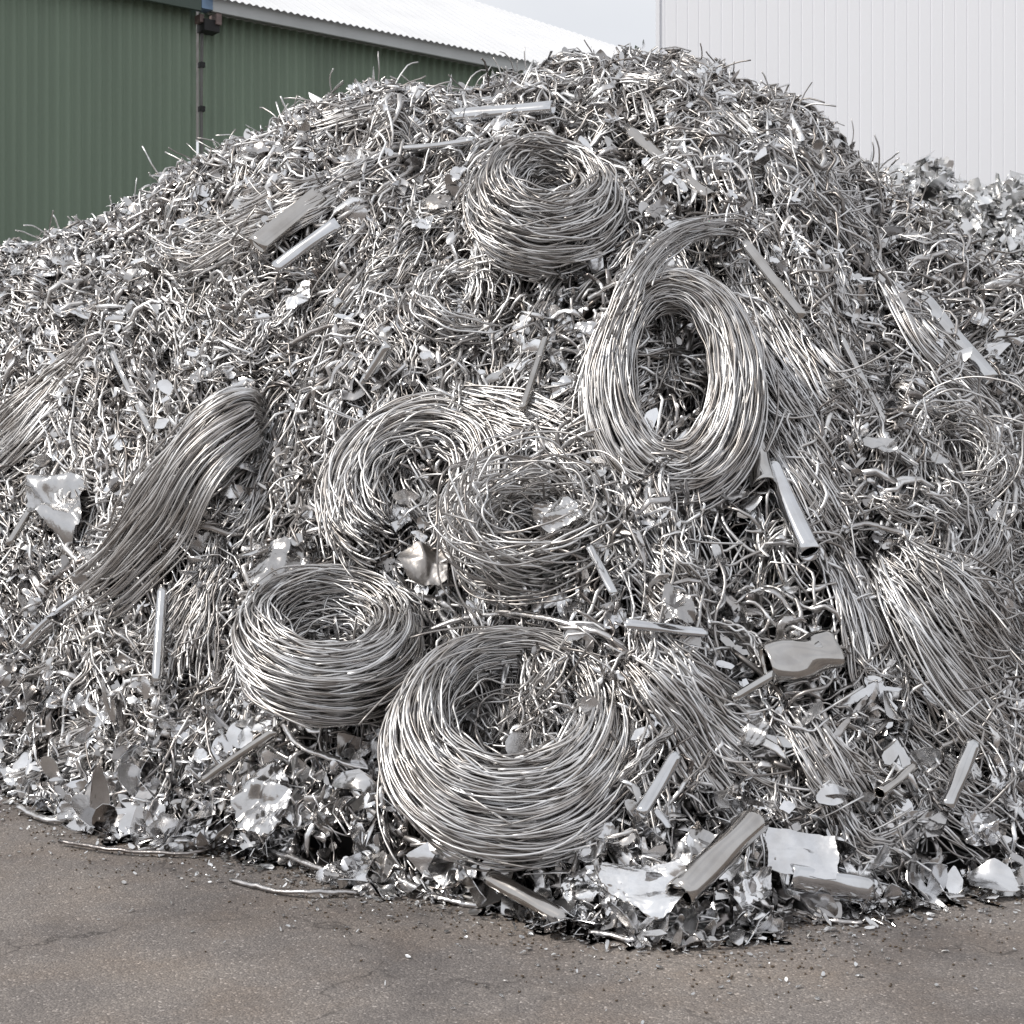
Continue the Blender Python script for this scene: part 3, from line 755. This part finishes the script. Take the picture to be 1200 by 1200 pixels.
# ribbons / torn strips --------------------------------------
def strip_batch(n, lmin, lmax, wmin, wmax, olo, ohi, k=12, t0=-.03, x=None, y=None, amp=.025, turn=.11, spread=.65):
    if x is None:
        x, y = scatter(n, t0=t0)
    m = len(x)
    P, NN = walk(m, k, rng.uniform(lmin, lmax, m), x, y, slope_angle(x, y, spread) + field(x, y) * .6, turn, rng.uniform(olo, ohi, m), amp)
    if m > 1:
        P, _w, NN = off_ground(P, P[..., 0], NN); m = len(P)
    u = np.linspace(0, 1, k)[None]
    W = rng.uniform(wmin, wmax, m)[:, None] * (.35 + .65 * np.abs(np.sin(u * rng.uniform(2, 7, m)[:, None] + rng.uniform(0, 6, m)[:, None])))
    W = W * np.clip(np.minimum(u, 1 - u) * 7 + .25, 0, 1)
    th = np.full_like(W, .0022) + W * .12
    tw_ = rng.uniform(0, 6.3, m)[:, None] + np.cumsum(rng.normal(0, .25, (m, k)), 1)
    return sweep(P, W, th, NN, LENS, tw_)

V1, Q1 = strip_batch(1300, .16, .6, .009, .024, -.12, .02)
V2, Q2 = strip_batch(2000, .14, .6, .008, .030, -.03, .065)
fx, fy = scatter(900, t0=-.02, t1=.13)
V3, Q3 = strip_batch(0, .12, .45, .007, .022, -.01, .07, x=fx, y=fy, spread=1.2)
so = link_obj('torn_strip', quad_mesh('torn_strip', np.vstack([V1, V2, V3]), np.vstack([Q1, Q2 + len(V1), Q3 + len(V1) + len(V2)]), M_STRIP), centre=False)
tag(so, 'countless narrow torn strips of aluminium mixed through the whole heap', 'metal strips', kind='stuff')

def make_strip(i):
    px, py = rng.uniform(10, 1190), rng.uniform(110, 1060)
    P, N = hit(px, py)
    for _ in range(20):
        if P[1] < 10 and P[2] > .22: break
        px, py = rng.uniform(10, 1190), rng.uniform(110, 1060); P, N = hit(px, py)
    long = rng.uniform() < .5
    L = (.3, .6) if long else (.14, .3)
    wd = rng.uniform() < .5
    V, Q = strip_batch(1, L[0], L[1], .016 if wd else .010, .022 if wd else .014, .03, .07, k=18, x=np.array([P[0]]), y=np.array([P[1]]), amp=.03)
    return V, Q, ('long ' if long else 'short ') + ('broad' if wd else 'narrow')
individuals('metal_strip', 'metal strip', 'loose bent strips on top of the tangle', make_strip, 300, 'twisted strip lying on the tangle', M_STRIP)

def make_wire(i):
    for _ in range(20):
        px, py = rng.uniform(-20, 1220), rng.uniform(70, 1040)
        P, N = hit(px, py)
        if P[2] > .5: break
    x, y = np.array([P[0]]), np.array([P[1]])
    long = rng.uniform() < .5
    L = np.array([rng.uniform(.7, 1.1) if long else rng.uniform(.35, .65)])
    curly = rng.uniform() < .4
    Pp, NN = walk(1, 26, L, x, y, slope_angle(x, y, .8), .15 if curly else .05, np.array([rng.uniform(.03, .07)]), .035)
    R = np.full((1, 26), rng.uniform(.006, .009))
    V, Q = sweep(Pp, R, R, NN, ROUND8)
    return V, Q, ('long ' if long else 'short ') + ('curly' if curly else 'gently bent')
individuals('loose_wire', 'wire', 'loose single wires on top of the tangle', make_wire, 280, 'wire loose on the tangle', M_TANGLE)

def make_sheaf(i):
    for _ in range(40):
        px, py = rng.uniform(0, 1200), rng.uniform(110, 980)
        P, N = hit(px, py)
        if P[1] < 9.6 and P[2] > .25: break
    a = math.radians((px - 600) / 600 * 48 + rng.normal(0, 32)); L = rng.uniform(60, 150) * 7 / P[1]
    if py < 260: a += rng.choice([-1, 1]) * .9
    dx, dy = math.sin(a), math.cos(a); bow = rng.normal(0, .16) * L
    path = [(px - dx * L / 2, py - dy * L / 2, .02), (px + dy * bow, py - dx * bow, .06), (px + dx * L / 2, py + dy * L / 2, .02)]
    thick = rng.uniform() < .5
    wd = rng.uniform(26, 44) if thick else rng.uniform(12, 24)
    V, Q = hank_geo(path, [wd * .6, wd, wd * 1.1], rng.integers(18, 34) if thick else rng.integers(7, 14), .0062, .045, k=20, wander=.008, end=(.25, .3))
    V[:, 2] = np.maximum(V[:, 2], .008)
    return V, Q, ('long ' if L > 95 else 'short ') + ('thick' if thick else 'thin')
individuals('wire_sheaf', 'wire sheaf', 'small sheaves of wire caught in the tangle', make_sheaf, 120, 'sheaf of wire in the tangle', M_WIRE)

# torn shards -------------------------------------------------
def shard(P, N, size, mode, lift):
    V, Q = sheet_geo(size, nr=7 if size < .13 else 9, na=40, outline=mode, crumple=.14, curl=rng.normal(0, .6), th=.003, aspect=rng.uniform(.45, 1))
    nn = nrm(N + rng.normal(0, .6, 3))
    return V @ basis(nn, rng.uniform(0, 6.3)) + P + N * lift, Q

def shards_on(n, smin, smax, lo, hi, t0=-.02, t1=1.08):
    x, y = scatter(n, t0=t0, t1=t1)
    N = Nf(x, y); z = Hf(x, y)
    vs, qs, o = [], [], 0
    for i in range(len(x)):
        V, Q = shard(np.array([x[i], y[i], z[i]]), N[i], rng.uniform(smin, smax), 'star' if rng.uniform() < .7 else 'flake', rng.uniform(lo, hi))
        V[:, 2] = np.maximum(V[:, 2], .005)
        vs.append(V); qs.append(Q + o); o += len(V)
    return np.vstack(vs), np.vstack(qs)
V, Q = shards_on(7600, .05, .19, -.08, .065)
V_, Q_ = shards_on(900, .06, .16, -.03, .05, t0=-.06, t1=.12)
for more in (shards_on(560, .15, .30, .0, .08, t0=-.05, t1=.13), shards_on(1500, .06, .15, .03, .09)):
    Q_ = np.vstack([Q_, more[1] + len(V_)]); V_ = np.vstack([V_, more[0]])
V, Q = np.vstack([V, V_]), np.vstack([Q, Q_ + len(V)])
tag(link_obj('torn_flakes', quad_mesh('torn_flakes', V, Q, M_SHEET, sharp=25), centre=False), 'countless small torn metal flakes scattered between the wires of the heap', 'metal flakes', kind='stuff')

def make_shard(i):
    # more of them along the foot of the heap
    low = rng.uniform() < .45
    for _ in range(30):
        px = rng.uniform(10, 1190); py = rng.uniform(900, 1085) if low else rng.uniform(100, 900)
        P, N = hit(px, py)
        if P[1] < 10.5 and P[2] > .03: break
    star = rng.uniform() < .6
    big = rng.uniform() < .4
    V, Q = shard(P, nrm(N + np.array([0, -.4, .2])), rng.uniform(.13, .19) if big else rng.uniform(.08, .12), 'star' if star else 'flake', rng.uniform(.03, .07))
    V[:, 2] = np.maximum(V[:, 2], .006)
    return V, Q, ('big ' if big else 'small ') + ('spiky' if star else 'rounded')
individuals('metal_shard', 'metal shard', 'torn shards of sheet metal on the heap', make_shard, 300, 'torn metal shard on the tangle', M_SHEET, sharp=40)

# dark core under the wires, shade of the gaps put into its colour -------------------------------------------
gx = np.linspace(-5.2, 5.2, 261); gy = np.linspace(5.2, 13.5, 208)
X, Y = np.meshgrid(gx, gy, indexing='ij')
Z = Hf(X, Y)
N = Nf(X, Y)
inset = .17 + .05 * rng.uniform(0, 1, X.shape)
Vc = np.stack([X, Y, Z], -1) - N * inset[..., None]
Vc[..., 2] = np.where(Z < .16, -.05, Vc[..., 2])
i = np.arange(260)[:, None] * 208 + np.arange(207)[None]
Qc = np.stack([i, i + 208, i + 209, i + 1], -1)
tag(link_obj('gap_shade_core', quad_mesh('gap_shade_core', Vc, Qc, M_CORE), centre=False), 'dark swarf showing through gaps between the wires', 'core', kind='stuff')

# ------------------------------------------------------------------ flakes on the asphalt
def ground_flakes(n):
    vs, qs, o = [], [], 0
    for i in range(n):
        x = rng.uniform(-3.2, 3.0); d = rng.exponential(.20)
        y = np.interp(x, _xs, T_YB) - d + .08
        if y < 4.2: continue
        s = rng.uniform(.010, .034) if (rng.uniform() < .85 or d > .35) else rng.uniform(.035, .085)
        V, Q = sheet_geo(s, nr=3, na=12, outline='flake', crumple=.10, th=.002, aspect=rng.uniform(.18, .7))
        nn = nrm(np.array([0, -.1, 1]) + rng.normal(0, .25, 3))
        V = V @ basis(nn, rng.uniform(0, 6.3)) + np.array([x, y, 0])
        V[:, 2] += .004 - V[:, 2].min()
        vs.append(V); qs.append(Q + o); o += len(V)
    return np.vstack(vs), np.vstack(qs)
V, Q = ground_flakes(4200)
tag(link_obj('metal_chips', quad_mesh('metal_chips', V, Q, M_FLAKE, smooth=False), centre=False), 'tiny metal chips strewn over the asphalt before the heap', 'metal chips', kind='stuff')

M_GRIT, nt, b = new_mat('brown_grit')
b.inputs['Base Color'].default_value = (.09, .065, .045, 1); b.inputs['Roughness'].default_value = .95
vs, qs, o = [], [], 0
for i in range(2400):
    x = rng.uniform(-3.2, 3.0); y = np.interp(x, _xs, T_YB) - rng.exponential(.22) + .08
    if y < 4.2: continue
    V, Q = sheet_geo(rng.uniform(.006, .016), nr=3, na=8, outline='flake', crumple=.12, th=.004, aspect=rng.uniform(.5, 1))
    V = V + np.array([x, y, 0]); V[:, 2] += .001 - V[:, 2].min()
    vs.append(V); qs.append(Q + o); o += len(V)
tag(link_obj('grit', quad_mesh('grit', np.vstack(vs), np.vstack(qs), M_GRIT), centre=False), 'brown grit and dirt crumbs along the foot of the heap', 'grit', kind='stuff')

# ------------------------------------------------------------------ second heap behind
def H2(x, y):
    t = np.clip((y - 10.6) / 3.0, 0, 1)
    ridge = np.interp(x, [1.5, 2.4, 3.1, 3.8, 4.5, 6.5, 9, 12], [0.3, 3.5, 4.26, 4.22, 4.1, 4.0, 3.4, 2.0])
    f = ridge * (1 - (1 - t) ** 1.4)
    bk = ridge * (1 - np.clip((y - 13.6) / 2.6, 0, 1) ** 1.5)
    z = np.where(y < 13.6, f, bk)
    return z + .06 * np.sin(5 * x + 3 * y) * np.clip(z, 0, 1) + .05 * np.sin(9 * x - 7 * y) * np.clip(z, 0, 1)
def N2(x, y, e=.05):
    return nrm(np.stack([-(H2(x + e, y) - H2(x - e, y)) / (2 * e), -(H2(x, y + e) - H2(x, y - e)) / (2 * e), np.ones_like(x)], -1))
vs, qs, mi, o = [], [], [], 0
gx = np.linspace(1.6, 11, 120); gy = np.linspace(10.6, 16, 70)
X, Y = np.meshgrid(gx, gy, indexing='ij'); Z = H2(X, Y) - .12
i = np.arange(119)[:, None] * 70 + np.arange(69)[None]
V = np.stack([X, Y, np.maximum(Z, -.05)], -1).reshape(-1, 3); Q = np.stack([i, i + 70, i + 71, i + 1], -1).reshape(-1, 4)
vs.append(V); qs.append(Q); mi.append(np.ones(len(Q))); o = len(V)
for i in range(7500):
    x = np.array(rng.uniform(2.2, 7.0)); y = np.array(rng.uniform(11.2, 14.0)); P = np.array([x, y, H2(x, y)])
    big = rng.uniform() < .12
    V, Q = shard(P, N2(x, y), rng.uniform(.18, .32) if big else rng.uniform(.07, .17), 'star' if rng.uniform() < .5 else 'flake', rng.uniform(-.06, .06))
    vs.append(V); qs.append(Q + o); mi.append(np.zeros(len(Q))); o += len(V)
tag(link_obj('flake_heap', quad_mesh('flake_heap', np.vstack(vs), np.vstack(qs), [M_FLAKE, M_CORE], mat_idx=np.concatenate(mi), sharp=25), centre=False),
    'second scrap heap of torn bright flakes behind, before the white building', 'scrap heap', kind='stuff')

# ------------------------------------------------------------------ buildings
def paint(name, col, rough, var=.12, scale=3.0, spec=.4, streak=False):
    m, nt, b = new_mat(name)
    tc = nt.nodes.new('ShaderNodeTexCoord'); mp = nt.nodes.new('ShaderNodeMapping')
    if streak: mp.inputs['Scale'].default_value = (1, 1, .12)
    nz = nt.nodes.new('ShaderNodeTexNoise'); nz.inputs['Scale'].default_value = scale; nz.inputs['Detail'].default_value = 6
    link(nt, tc, 'Object', mp, 'Vector'); link(nt, mp, 'Vector', nz, 'Vector')
    r = ramp(nt, [(.3, tuple(c * (1 - var) for c in col)), (.7, tuple(min(1, c * (1 + var)) for c in col))])
    link(nt, nz, 'Fac', r, 0); nt.links.new(r.outputs[0], b.inputs['Base Color'])
    b.inputs['Roughness'].default_value = rough; b.inputs['Specular IOR Level'].default_value = spec
    return m
M_GREEN = paint('green_cladding', (.175, .232, .172), .5, .16, 1.2, .4, True)
M_ROOF = paint('pale_roof_sheet', (.62, .63, .65), .45, .05, 1.5)
M_FASCIA = paint('white_fascia', (.50, .52, .52), .5, .08, 2, .4, True)
M_DGREEN = paint('dark_green_fascia', (.06, .085, .07), .5, .1, 2)
M_WHITE = paint('white_cladding', (.80, .81, .85), .5, .02, .6, .3, True)
M_GROOVE = paint('grey_groove', (.5, .49, .5), .6, .05, 2)
M_BLACK = paint('black_bracket', (.012, .012, .013), .6, .2, 8)
M_BLUE = paint('blue_end_cap', (.16, .25, .38), .4, .15, 9)
M_PIPE = paint('weathered_pipe', (.13, .13, .125), .5, .6, 7, .4, True)
M_RUST = paint('rusty_hopper', (.20, .15, .14), .6, .3, 9)

D = nrm(np.array([.790, .613, 0])); OUT = np.array([.613, -.790, 0]); OUT = nrm(OUT); P0 = np.array([0, 20.0, 0])
def W(s, out, z): return P0 + D * s + OUT * out + np.array([0, 0, z])
def box_geo(s0, s1, o0, o1, z0, z1):
    c = [W(s, o_, z) for z in (z0, z1) for o_ in (o0, o1) for s in (s0, s1)]
    q = [(0, 1, 3, 2), (4, 6, 7, 5), (0, 4, 5, 1), (2, 3, 7, 6), (0, 2, 6, 4), (1, 5, 7, 3)]
    return np.array(c), np.array(q)
def corrugated(s0, s1, z0, z1, outb, pitch, depth, n=6, flat=False):
    s = np.arange(s0, s1, pitch / n)
    ph = (s / pitch) % 1
    if flat:   # trapezoid with narrow groove
        d = np.where(ph < .75, 0, -depth)
    else:
        d = np.clip(1.6 * np.cos(2 * math.pi * ph), -1, 1) * depth / 2
    V = np.array([[W(a, outb + b_, z0), W(a, outb + b_, z1)] for a, b_ in zip(s, d)]).reshape(-1, 3)
    i = np.arange(len(s) - 1) * 2
    return V, np.stack([i, i + 2, i + 3, i + 1], -1)

SJ = -4.352
shed = tag(empty('green_shed', W(SJ, 0, 0)), 'green corrugated shed with pale sheet roof and fascia behind the heap', 'shed')
ZB, ZT = 6.78, 6.944
V, Q = corrugated(-11, SJ - .03, 0, ZB + .05, -.20, .118, .028)
link_obj('wall', quad_mesh('wall', V, Q, M_GREEN), shed)
V, Q = corrugated(SJ + .03, 2.55, 0, ZB + .05, -.26, .118, .028)
link_obj('wall', quad_mesh('wall', V, Q, M_GREEN), shed)
V, Q = box_geo(SJ + .06, 2.55, -.02, .02, ZB, ZT)
link_obj('fascia', quad_mesh('fascia', V, Q, M_FASCIA, smooth=False), shed)
V, Q = box_geo(SJ + .06, 2.55, -.30, -.022, ZB + .06, ZB + .08)
link_obj('soffit', quad_mesh('soffit', V, Q, M_DGREEN, smooth=False), shed)
V, Q = box_geo(-11, SJ - .085, -.02, .025, ZB - .02, ZT + .15)
link_obj('fascia', quad_mesh('fascia', V, Q, M_DGREEN, smooth=False), shed)
V, Q = box_geo(-11, SJ - .085, -.30, -.022, ZB + .06, ZB + .08)
link_obj('soffit', quad_mesh('soffit', V, Q, M_DGREEN, smooth=False), shed)
V, Q = box_geo(SJ - .08, SJ + .055, -.14, .03, ZB + .01, ZT + .12)
link_obj('gutter_end', quad_mesh('gutter_end', V, Q, M_BLUE, smooth=False), shed)
# roof sheet: corrugated, from the eave up to a hipped edge
def roof_pt(px, py):
    u = (px - 600) / F; w = (HZ - py) / F; tp = .577
    Y = (ZT + .02 - EYE - tp * 20 * .790) / (w - tp * (-.613 * u + .790))
    return np.array([u * Y, Y, EYE + w * Y])
edge = [roof_pt(-300, -300), roof_pt(300, -82), roof_pt(550, 0), roof_pt(745, 62), roof_pt(800, 79)]
es = np.array([(e - P0) @ D for e in edge]); eb = np.array([-(e - P0) @ OUT for e in edge])
s = np.arange(SJ - .02, 4.25, .02)
top = np.interp(s, es, eb)
wv = .012 * np.cos(2 * math.pi * s / .09)
rows = []
for f in np.linspace(0, 1, 6):
    Dw = np.array([math.cos(math.radians(12)), -math.sin(math.radians(12)), 0])
    v0 = np.array([(W(a, 0, 0) - np.array([1.83, 19.0, 0])) @ Dw for a in s])
    b0 = np.clip((v0 + .10) / (OUT @ Dw), -.10, None); b0 = np.minimum(b0, top)
    bk = b0 + (top - b0) * f
    rows.append(np.array([W(a, -b_, ZT + .03 + .577 * b_ + c) for a, b_, c in zip(s, bk, wv)]))
# far side falling away behind the hipped edge
rows.append(np.array([W(a, -(b_ + 4), ZT + .03 + .577 * b_ - 2.2) for a, b_ in zip(s, top)]))
V = np.stack(rows, 0); m = len(s)
i = np.arange(6)[:, None] * m + np.arange(m - 1)[None]
rf = link_obj('roof', quad_mesh('roof', V.reshape(-1, 3), np.stack([i, i + 1, i + m + 1, i + m], -1), M_ROOF, smooth=False), shed)
# hopper, bracket and downpipe at the joint of the two wall bays
V, Q = box_geo(SJ - .02, SJ + .17, -.22, -.03, ZB - .21, ZB - .08)
link_obj('pipe_bracket', quad_mesh('pipe_bracket', V, Q, M_BLACK, smooth=False), shed)
V, Q = box_geo(SJ + .115, SJ + .18, -.18, .0, ZB - .13, ZB - .005)
link_obj('hopper', quad_mesh('hopper', V, Q, M_RUST, smooth=False), shed)
V, Q = box_geo(SJ - .06, SJ - .01, -.19, -.06, ZB - .12, ZB - .03)
link_obj('hopper', quad_mesh('hopper', V, Q, M_RUST, smooth=False), shed)
zz = np.linspace(ZB - .22, 0, 40)
C = np.array([W(SJ + .01 + .006 * math.sin(z * 3), -.16, z) for z in zz])
A = np.full((1, 40), .020)
V, Q = sweep(C[None], A, A, np.repeat(np.array([[0, -1.0, 0]]), 40, 0)[None], ROUND8)
dp = link_obj('downpipe', quad_mesh('downpipe', V, Q, M_PIPE), shed)
for z in (ZB - .55, ZB - 1.05, ZB - 1.85):
    V, Q = box_geo(SJ - .018, SJ + .038, -.2, -.125, z - .06, z)
    V = V - np.array(shed.location)
    o = bpy.data.objects.new('pipe_clip', quad_mesh('pipe_clip', V, Q, M_BLACK, smooth=False)); COL.objects.link(o); o.parent = dp

# white building
wb = tag(empty('white_building', (1.83, 19, 0)), 'tall white building clad in ribbed panels behind the second heap', 'building')
P0 = np.array([1.83, 19.0, 0]); a = math.radians(12)
D = np.array([math.cos(a), -math.sin(a), 0]); OUT = np.array([-math.sin(a), -math.cos(a), 0])
pitch = .138
def ribbed(L, z1, swap=False):
    s, d = [], []
    x = .06
    s.append(0.0); d.append(0.0)
    while x < L:
        wdt = .007
        s += [x, x + .004, x + .004 + wdt, x + .008 + wdt]; d += [0, -.004, -.004, 0]
        x += pitch
    s.append(L); d.append(0.0)
    return np.array(s), np.array(d)
s_, d_ = ribbed(10, 12)
V = np.array([[W(q, e, 0), W(q, e, 12)] for q, e in zip(s_, d_)]).reshape(-1, 3)
i = np.arange(len(s_) - 1) * 2
link_obj('wall', quad_mesh('wall', V, np.stack([i, i + 2, i + 3, i + 1], -1), M_WHITE, smooth=False), wb)
V, Q = box_geo(-.05, -.003, -.15, .02, 0, 12.05)
link_obj('corner_trim', quad_mesh('corner_trim', V, Q, M_WHITE, smooth=False), wb)
D2, O2 = D.copy(), OUT.copy()
D, OUT = -O2, -D2
V = np.array([[W(q + .16, e + .03, 0), W(q + .16, e + .03, 12)] for q, e in zip(s_, d_)]).reshape(-1, 3)
link_obj('wall', quad_mesh('wall', V, np.stack([i, i + 2, i + 3, i + 1], -1), M_WHITE, smooth=False), wb)
D, OUT = D2, O2
V, Q = box_geo(-.06, 10, -10, .05, 12.06, 12.25)
link_obj('roof', quad_mesh('roof', V, Q, M_ROOF, smooth=False), wb)

# ------------------------------------------------------------------ ground
M_ASPH, nt, b = new_mat('worn_asphalt')
tc = nt.nodes.new('ShaderNodeTexCoord')
def noise(scale, detail=4, rough=.6):
    n = nt.nodes.new('ShaderNodeTexNoise'); n.inputs['Scale'].default_value = scale; n.inputs['Detail'].default_value = detail; n.inputs['Roughness'].default_value = rough
    link(nt, tc, 'Object', n, 'Vector'); return n
def mixc(kind, fac, a_, b_):
    m = nt.nodes.new('ShaderNodeMix'); m.data_type = 'RGBA'; m.blend_type = kind
    if hasattr(fac, 'node'): nt.links.new(fac, m.inputs['Factor'])
    else: m.inputs['Factor'].default_value = fac
    for v, s2 in ((a_, 'A'), (b_, 'B')):
        if hasattr(v, 'node'): nt.links.new(v, m.inputs[s2])
        else: m.inputs[s2].default_value = (*v, 1)
    return m.outputs['Result']
big = ramp(nt, [(.35, (.168, .153, .147)), (.65, (.225, .204, .192))]); link(nt, noise(1.1, 5), 'Fac', big, 0)
brown = ramp(nt, [(.45, (0, 0, 0)), (.7, (1, 1, 1))]); link(nt, noise(1.7, 6, .7), 'Fac', brown, 0)
c1 = mixc('MIX', brown.outputs[0], big.outputs[0], (.195, .165, .145))
vo = nt.nodes.new('ShaderNodeTexVoronoi'); vo.inputs['Scale'].default_value = 130; link(nt, tc, 'Object', vo, 'Vector')
ag = ramp(nt, [(0, (.70, .69, .68)), (.5, (.93, .92, .91)), (.9, (1.10, 1.08, 1.05)), (.97, (1.5, 1.48, 1.45)), (1, (2.2, 2.2, 2.2))])
sep = nt.nodes.new('ShaderNodeSeparateColor'); link(nt, vo, 'Color', sep, 0); link(nt, sep, 0, ag, 0)
st = ramp(nt, [(.36, (.66, .66, .68)), (.5, (1, 1, 1)), (.68, (1.14, 1.12, 1.08))]); link(nt, noise(.55, 7, .62), 'Fac', st, 0)
c1 = mixc('MULTIPLY', 1.0, c1, st.outputs[0])
c2 = mixc('MULTIPLY', 1.0, c1, ag.outputs[0])
fine = ramp(nt, [(.35, (.6, .6, .6)), (.65, (1.3, 1.3, 1.3))]); link(nt, noise(160, 3), 'Fac', fine, 0)
c3 = mixc('MULTIPLY', .8, c2, fine.outputs[0])
wn = nt.nodes.new('ShaderNodeVectorMath'); wn.operation = 'MULTIPLY_ADD'
nn_ = noise(3.5, 5); nt.links.new(nn_.outputs['Color'], wn.inputs[0]); wn.inputs[1].default_value = (.5, .5, .5); link(nt, tc, 'Object', wn, 2)
ck = nt.nodes.new('ShaderNodeTexVoronoi'); ck.feature = 'DISTANCE_TO_EDGE'; ck.inputs['Scale'].default_value = .8
nt.links.new(wn.outputs[0], ck.inputs['Vector'])
ckr = ramp(nt, [(.0, (1, 1, 1)), (.011, (0, 0, 0))]); link(nt, ck, 'Distance', ckr, 0)
ckm = ramp(nt, [(.44, (0, 0, 0)), (.58, (.8, .8, .8))]); link(nt, noise(2.1, 3), 'Fac', ckm, 0)
cf = nt.nodes.new('ShaderNodeMath'); cf.operation = 'MULTIPLY'
nt.links.new(ckr.outputs[0], cf.inputs[0]); nt.links.new(ckm.outputs[0], cf.inputs[1])
c4 = mixc('MIX', cf.outputs[0], c3, (.035, .03, .028))
nt.links.new(c4, b.inputs['Base Color'])
b.inputs['Roughness'].default_value = .85
bp = nt.nodes.new('ShaderNodeBump'); bp.inputs['Strength'].default_value = .6; bp.inputs['Distance'].default_value = .006
hgt = nt.nodes.new('ShaderNodeMath'); hgt.operation = 'SUBTRACT'
link(nt, noise(70, 4), 'Fac', hgt, 0); link(nt, vo, 'Distance', hgt, 1)
nt.links.new(hgt.outputs[0], bp.inputs['Height']); nt.links.new(bp.outputs[0], b.inputs['Normal'])
g = 400.0
gm = quad_mesh('ground', np.array([(-g, -g, 0), (g, -g, 0), (g, g, 0), (-g, g, 0)]), np.array([(0, 1, 2, 3)]), M_ASPH, smooth=False)
tag(link_obj('ground', gm, centre=False), 'worn brownish grey asphalt yard', None, kind='structure')

# ------------------------------------------------------------------ sky, sun, camera
SUN = nrm(np.array([-.70, -.29, .76]))
elev = math.asin(SUN[2]); azim = math.atan2(SUN[0], SUN[1])
w = bpy.data.worlds.new('World'); scene.world = w; w.use_nodes = True
nt = w.node_tree; bg = nt.nodes['Background']
sky = nt.nodes.new('ShaderNodeTexSky'); sky.sky_type = 'NISHITA'; sky.sun_disc = False
sky.sun_elevation = elev; sky.sun_rotation = azim
sky.air_density = 1.0; sky.dust_density = 3.0; sky.ozone_density = 1.0
tc = nt.nodes.new('ShaderNodeTexCoord'); nz = nt.nodes.new('ShaderNodeTexNoise')
nz.inputs['Scale'].default_value = 2.2; nz.inputs['Detail'].default_value = 6
link(nt, tc, 'Generated', nz, 'Vector')
cl = ramp(nt, [(.40, (.84, .84, .84)), (.56, (1, 1, 1))]); link(nt, nz, 'Fac', cl, 0)
mx = nt.nodes.new('ShaderNodeMix'); mx.data_type = 'RGBA'
nt.links.new(cl.outputs[0], mx.inputs['Factor']); nt.links.new(sky.outputs[0], mx.inputs['A']); mx.inputs['B'].default_value = (9.0, 9.15, 9.5, 1)
nt.links.new(mx.outputs['Result'], bg.inputs['Color'])
bg.inputs['Strength'].default_value = .1

ld = bpy.data.lights.new('sun', 'SUN'); ld.energy = 3.1; ld.angle = math.radians(2.5); ld.color = (1, .955, .89)
lo = bpy.data.objects.new('sun', ld); COL.objects.link(lo)
from mathutils import Vector
lo.rotation_euler = Vector(SUN).to_track_quat('Z', 'Y').to_euler()
lo.location = (-10, -8, 15)

cd = bpy.data.cameras.new('camera'); cam = bpy.data.objects.new('camera', cd); COL.objects.link(cam)
cam.location = (0, 0, EYE); cam.rotation_euler = (math.radians(90), 0, 0)
cd.sensor_width = 36; cd.lens = F / 1200 * 36; cd.shift_y = -(600 - HZ) / 1200
cd.clip_end = 2000
cd.dof.use_dof = True; cd.dof.focus_distance = 6.6; cd.dof.aperture_fstop = 8
scene.camera = cam

vs_ = scene.view_settings
vs_.view_transform = 'Standard'; vs_.look = 'None'; vs_.gamma = 1; vs_.exposure = 0.0
scene.cycles.use_denoising = True
scene.cycles.max_bounces = 8
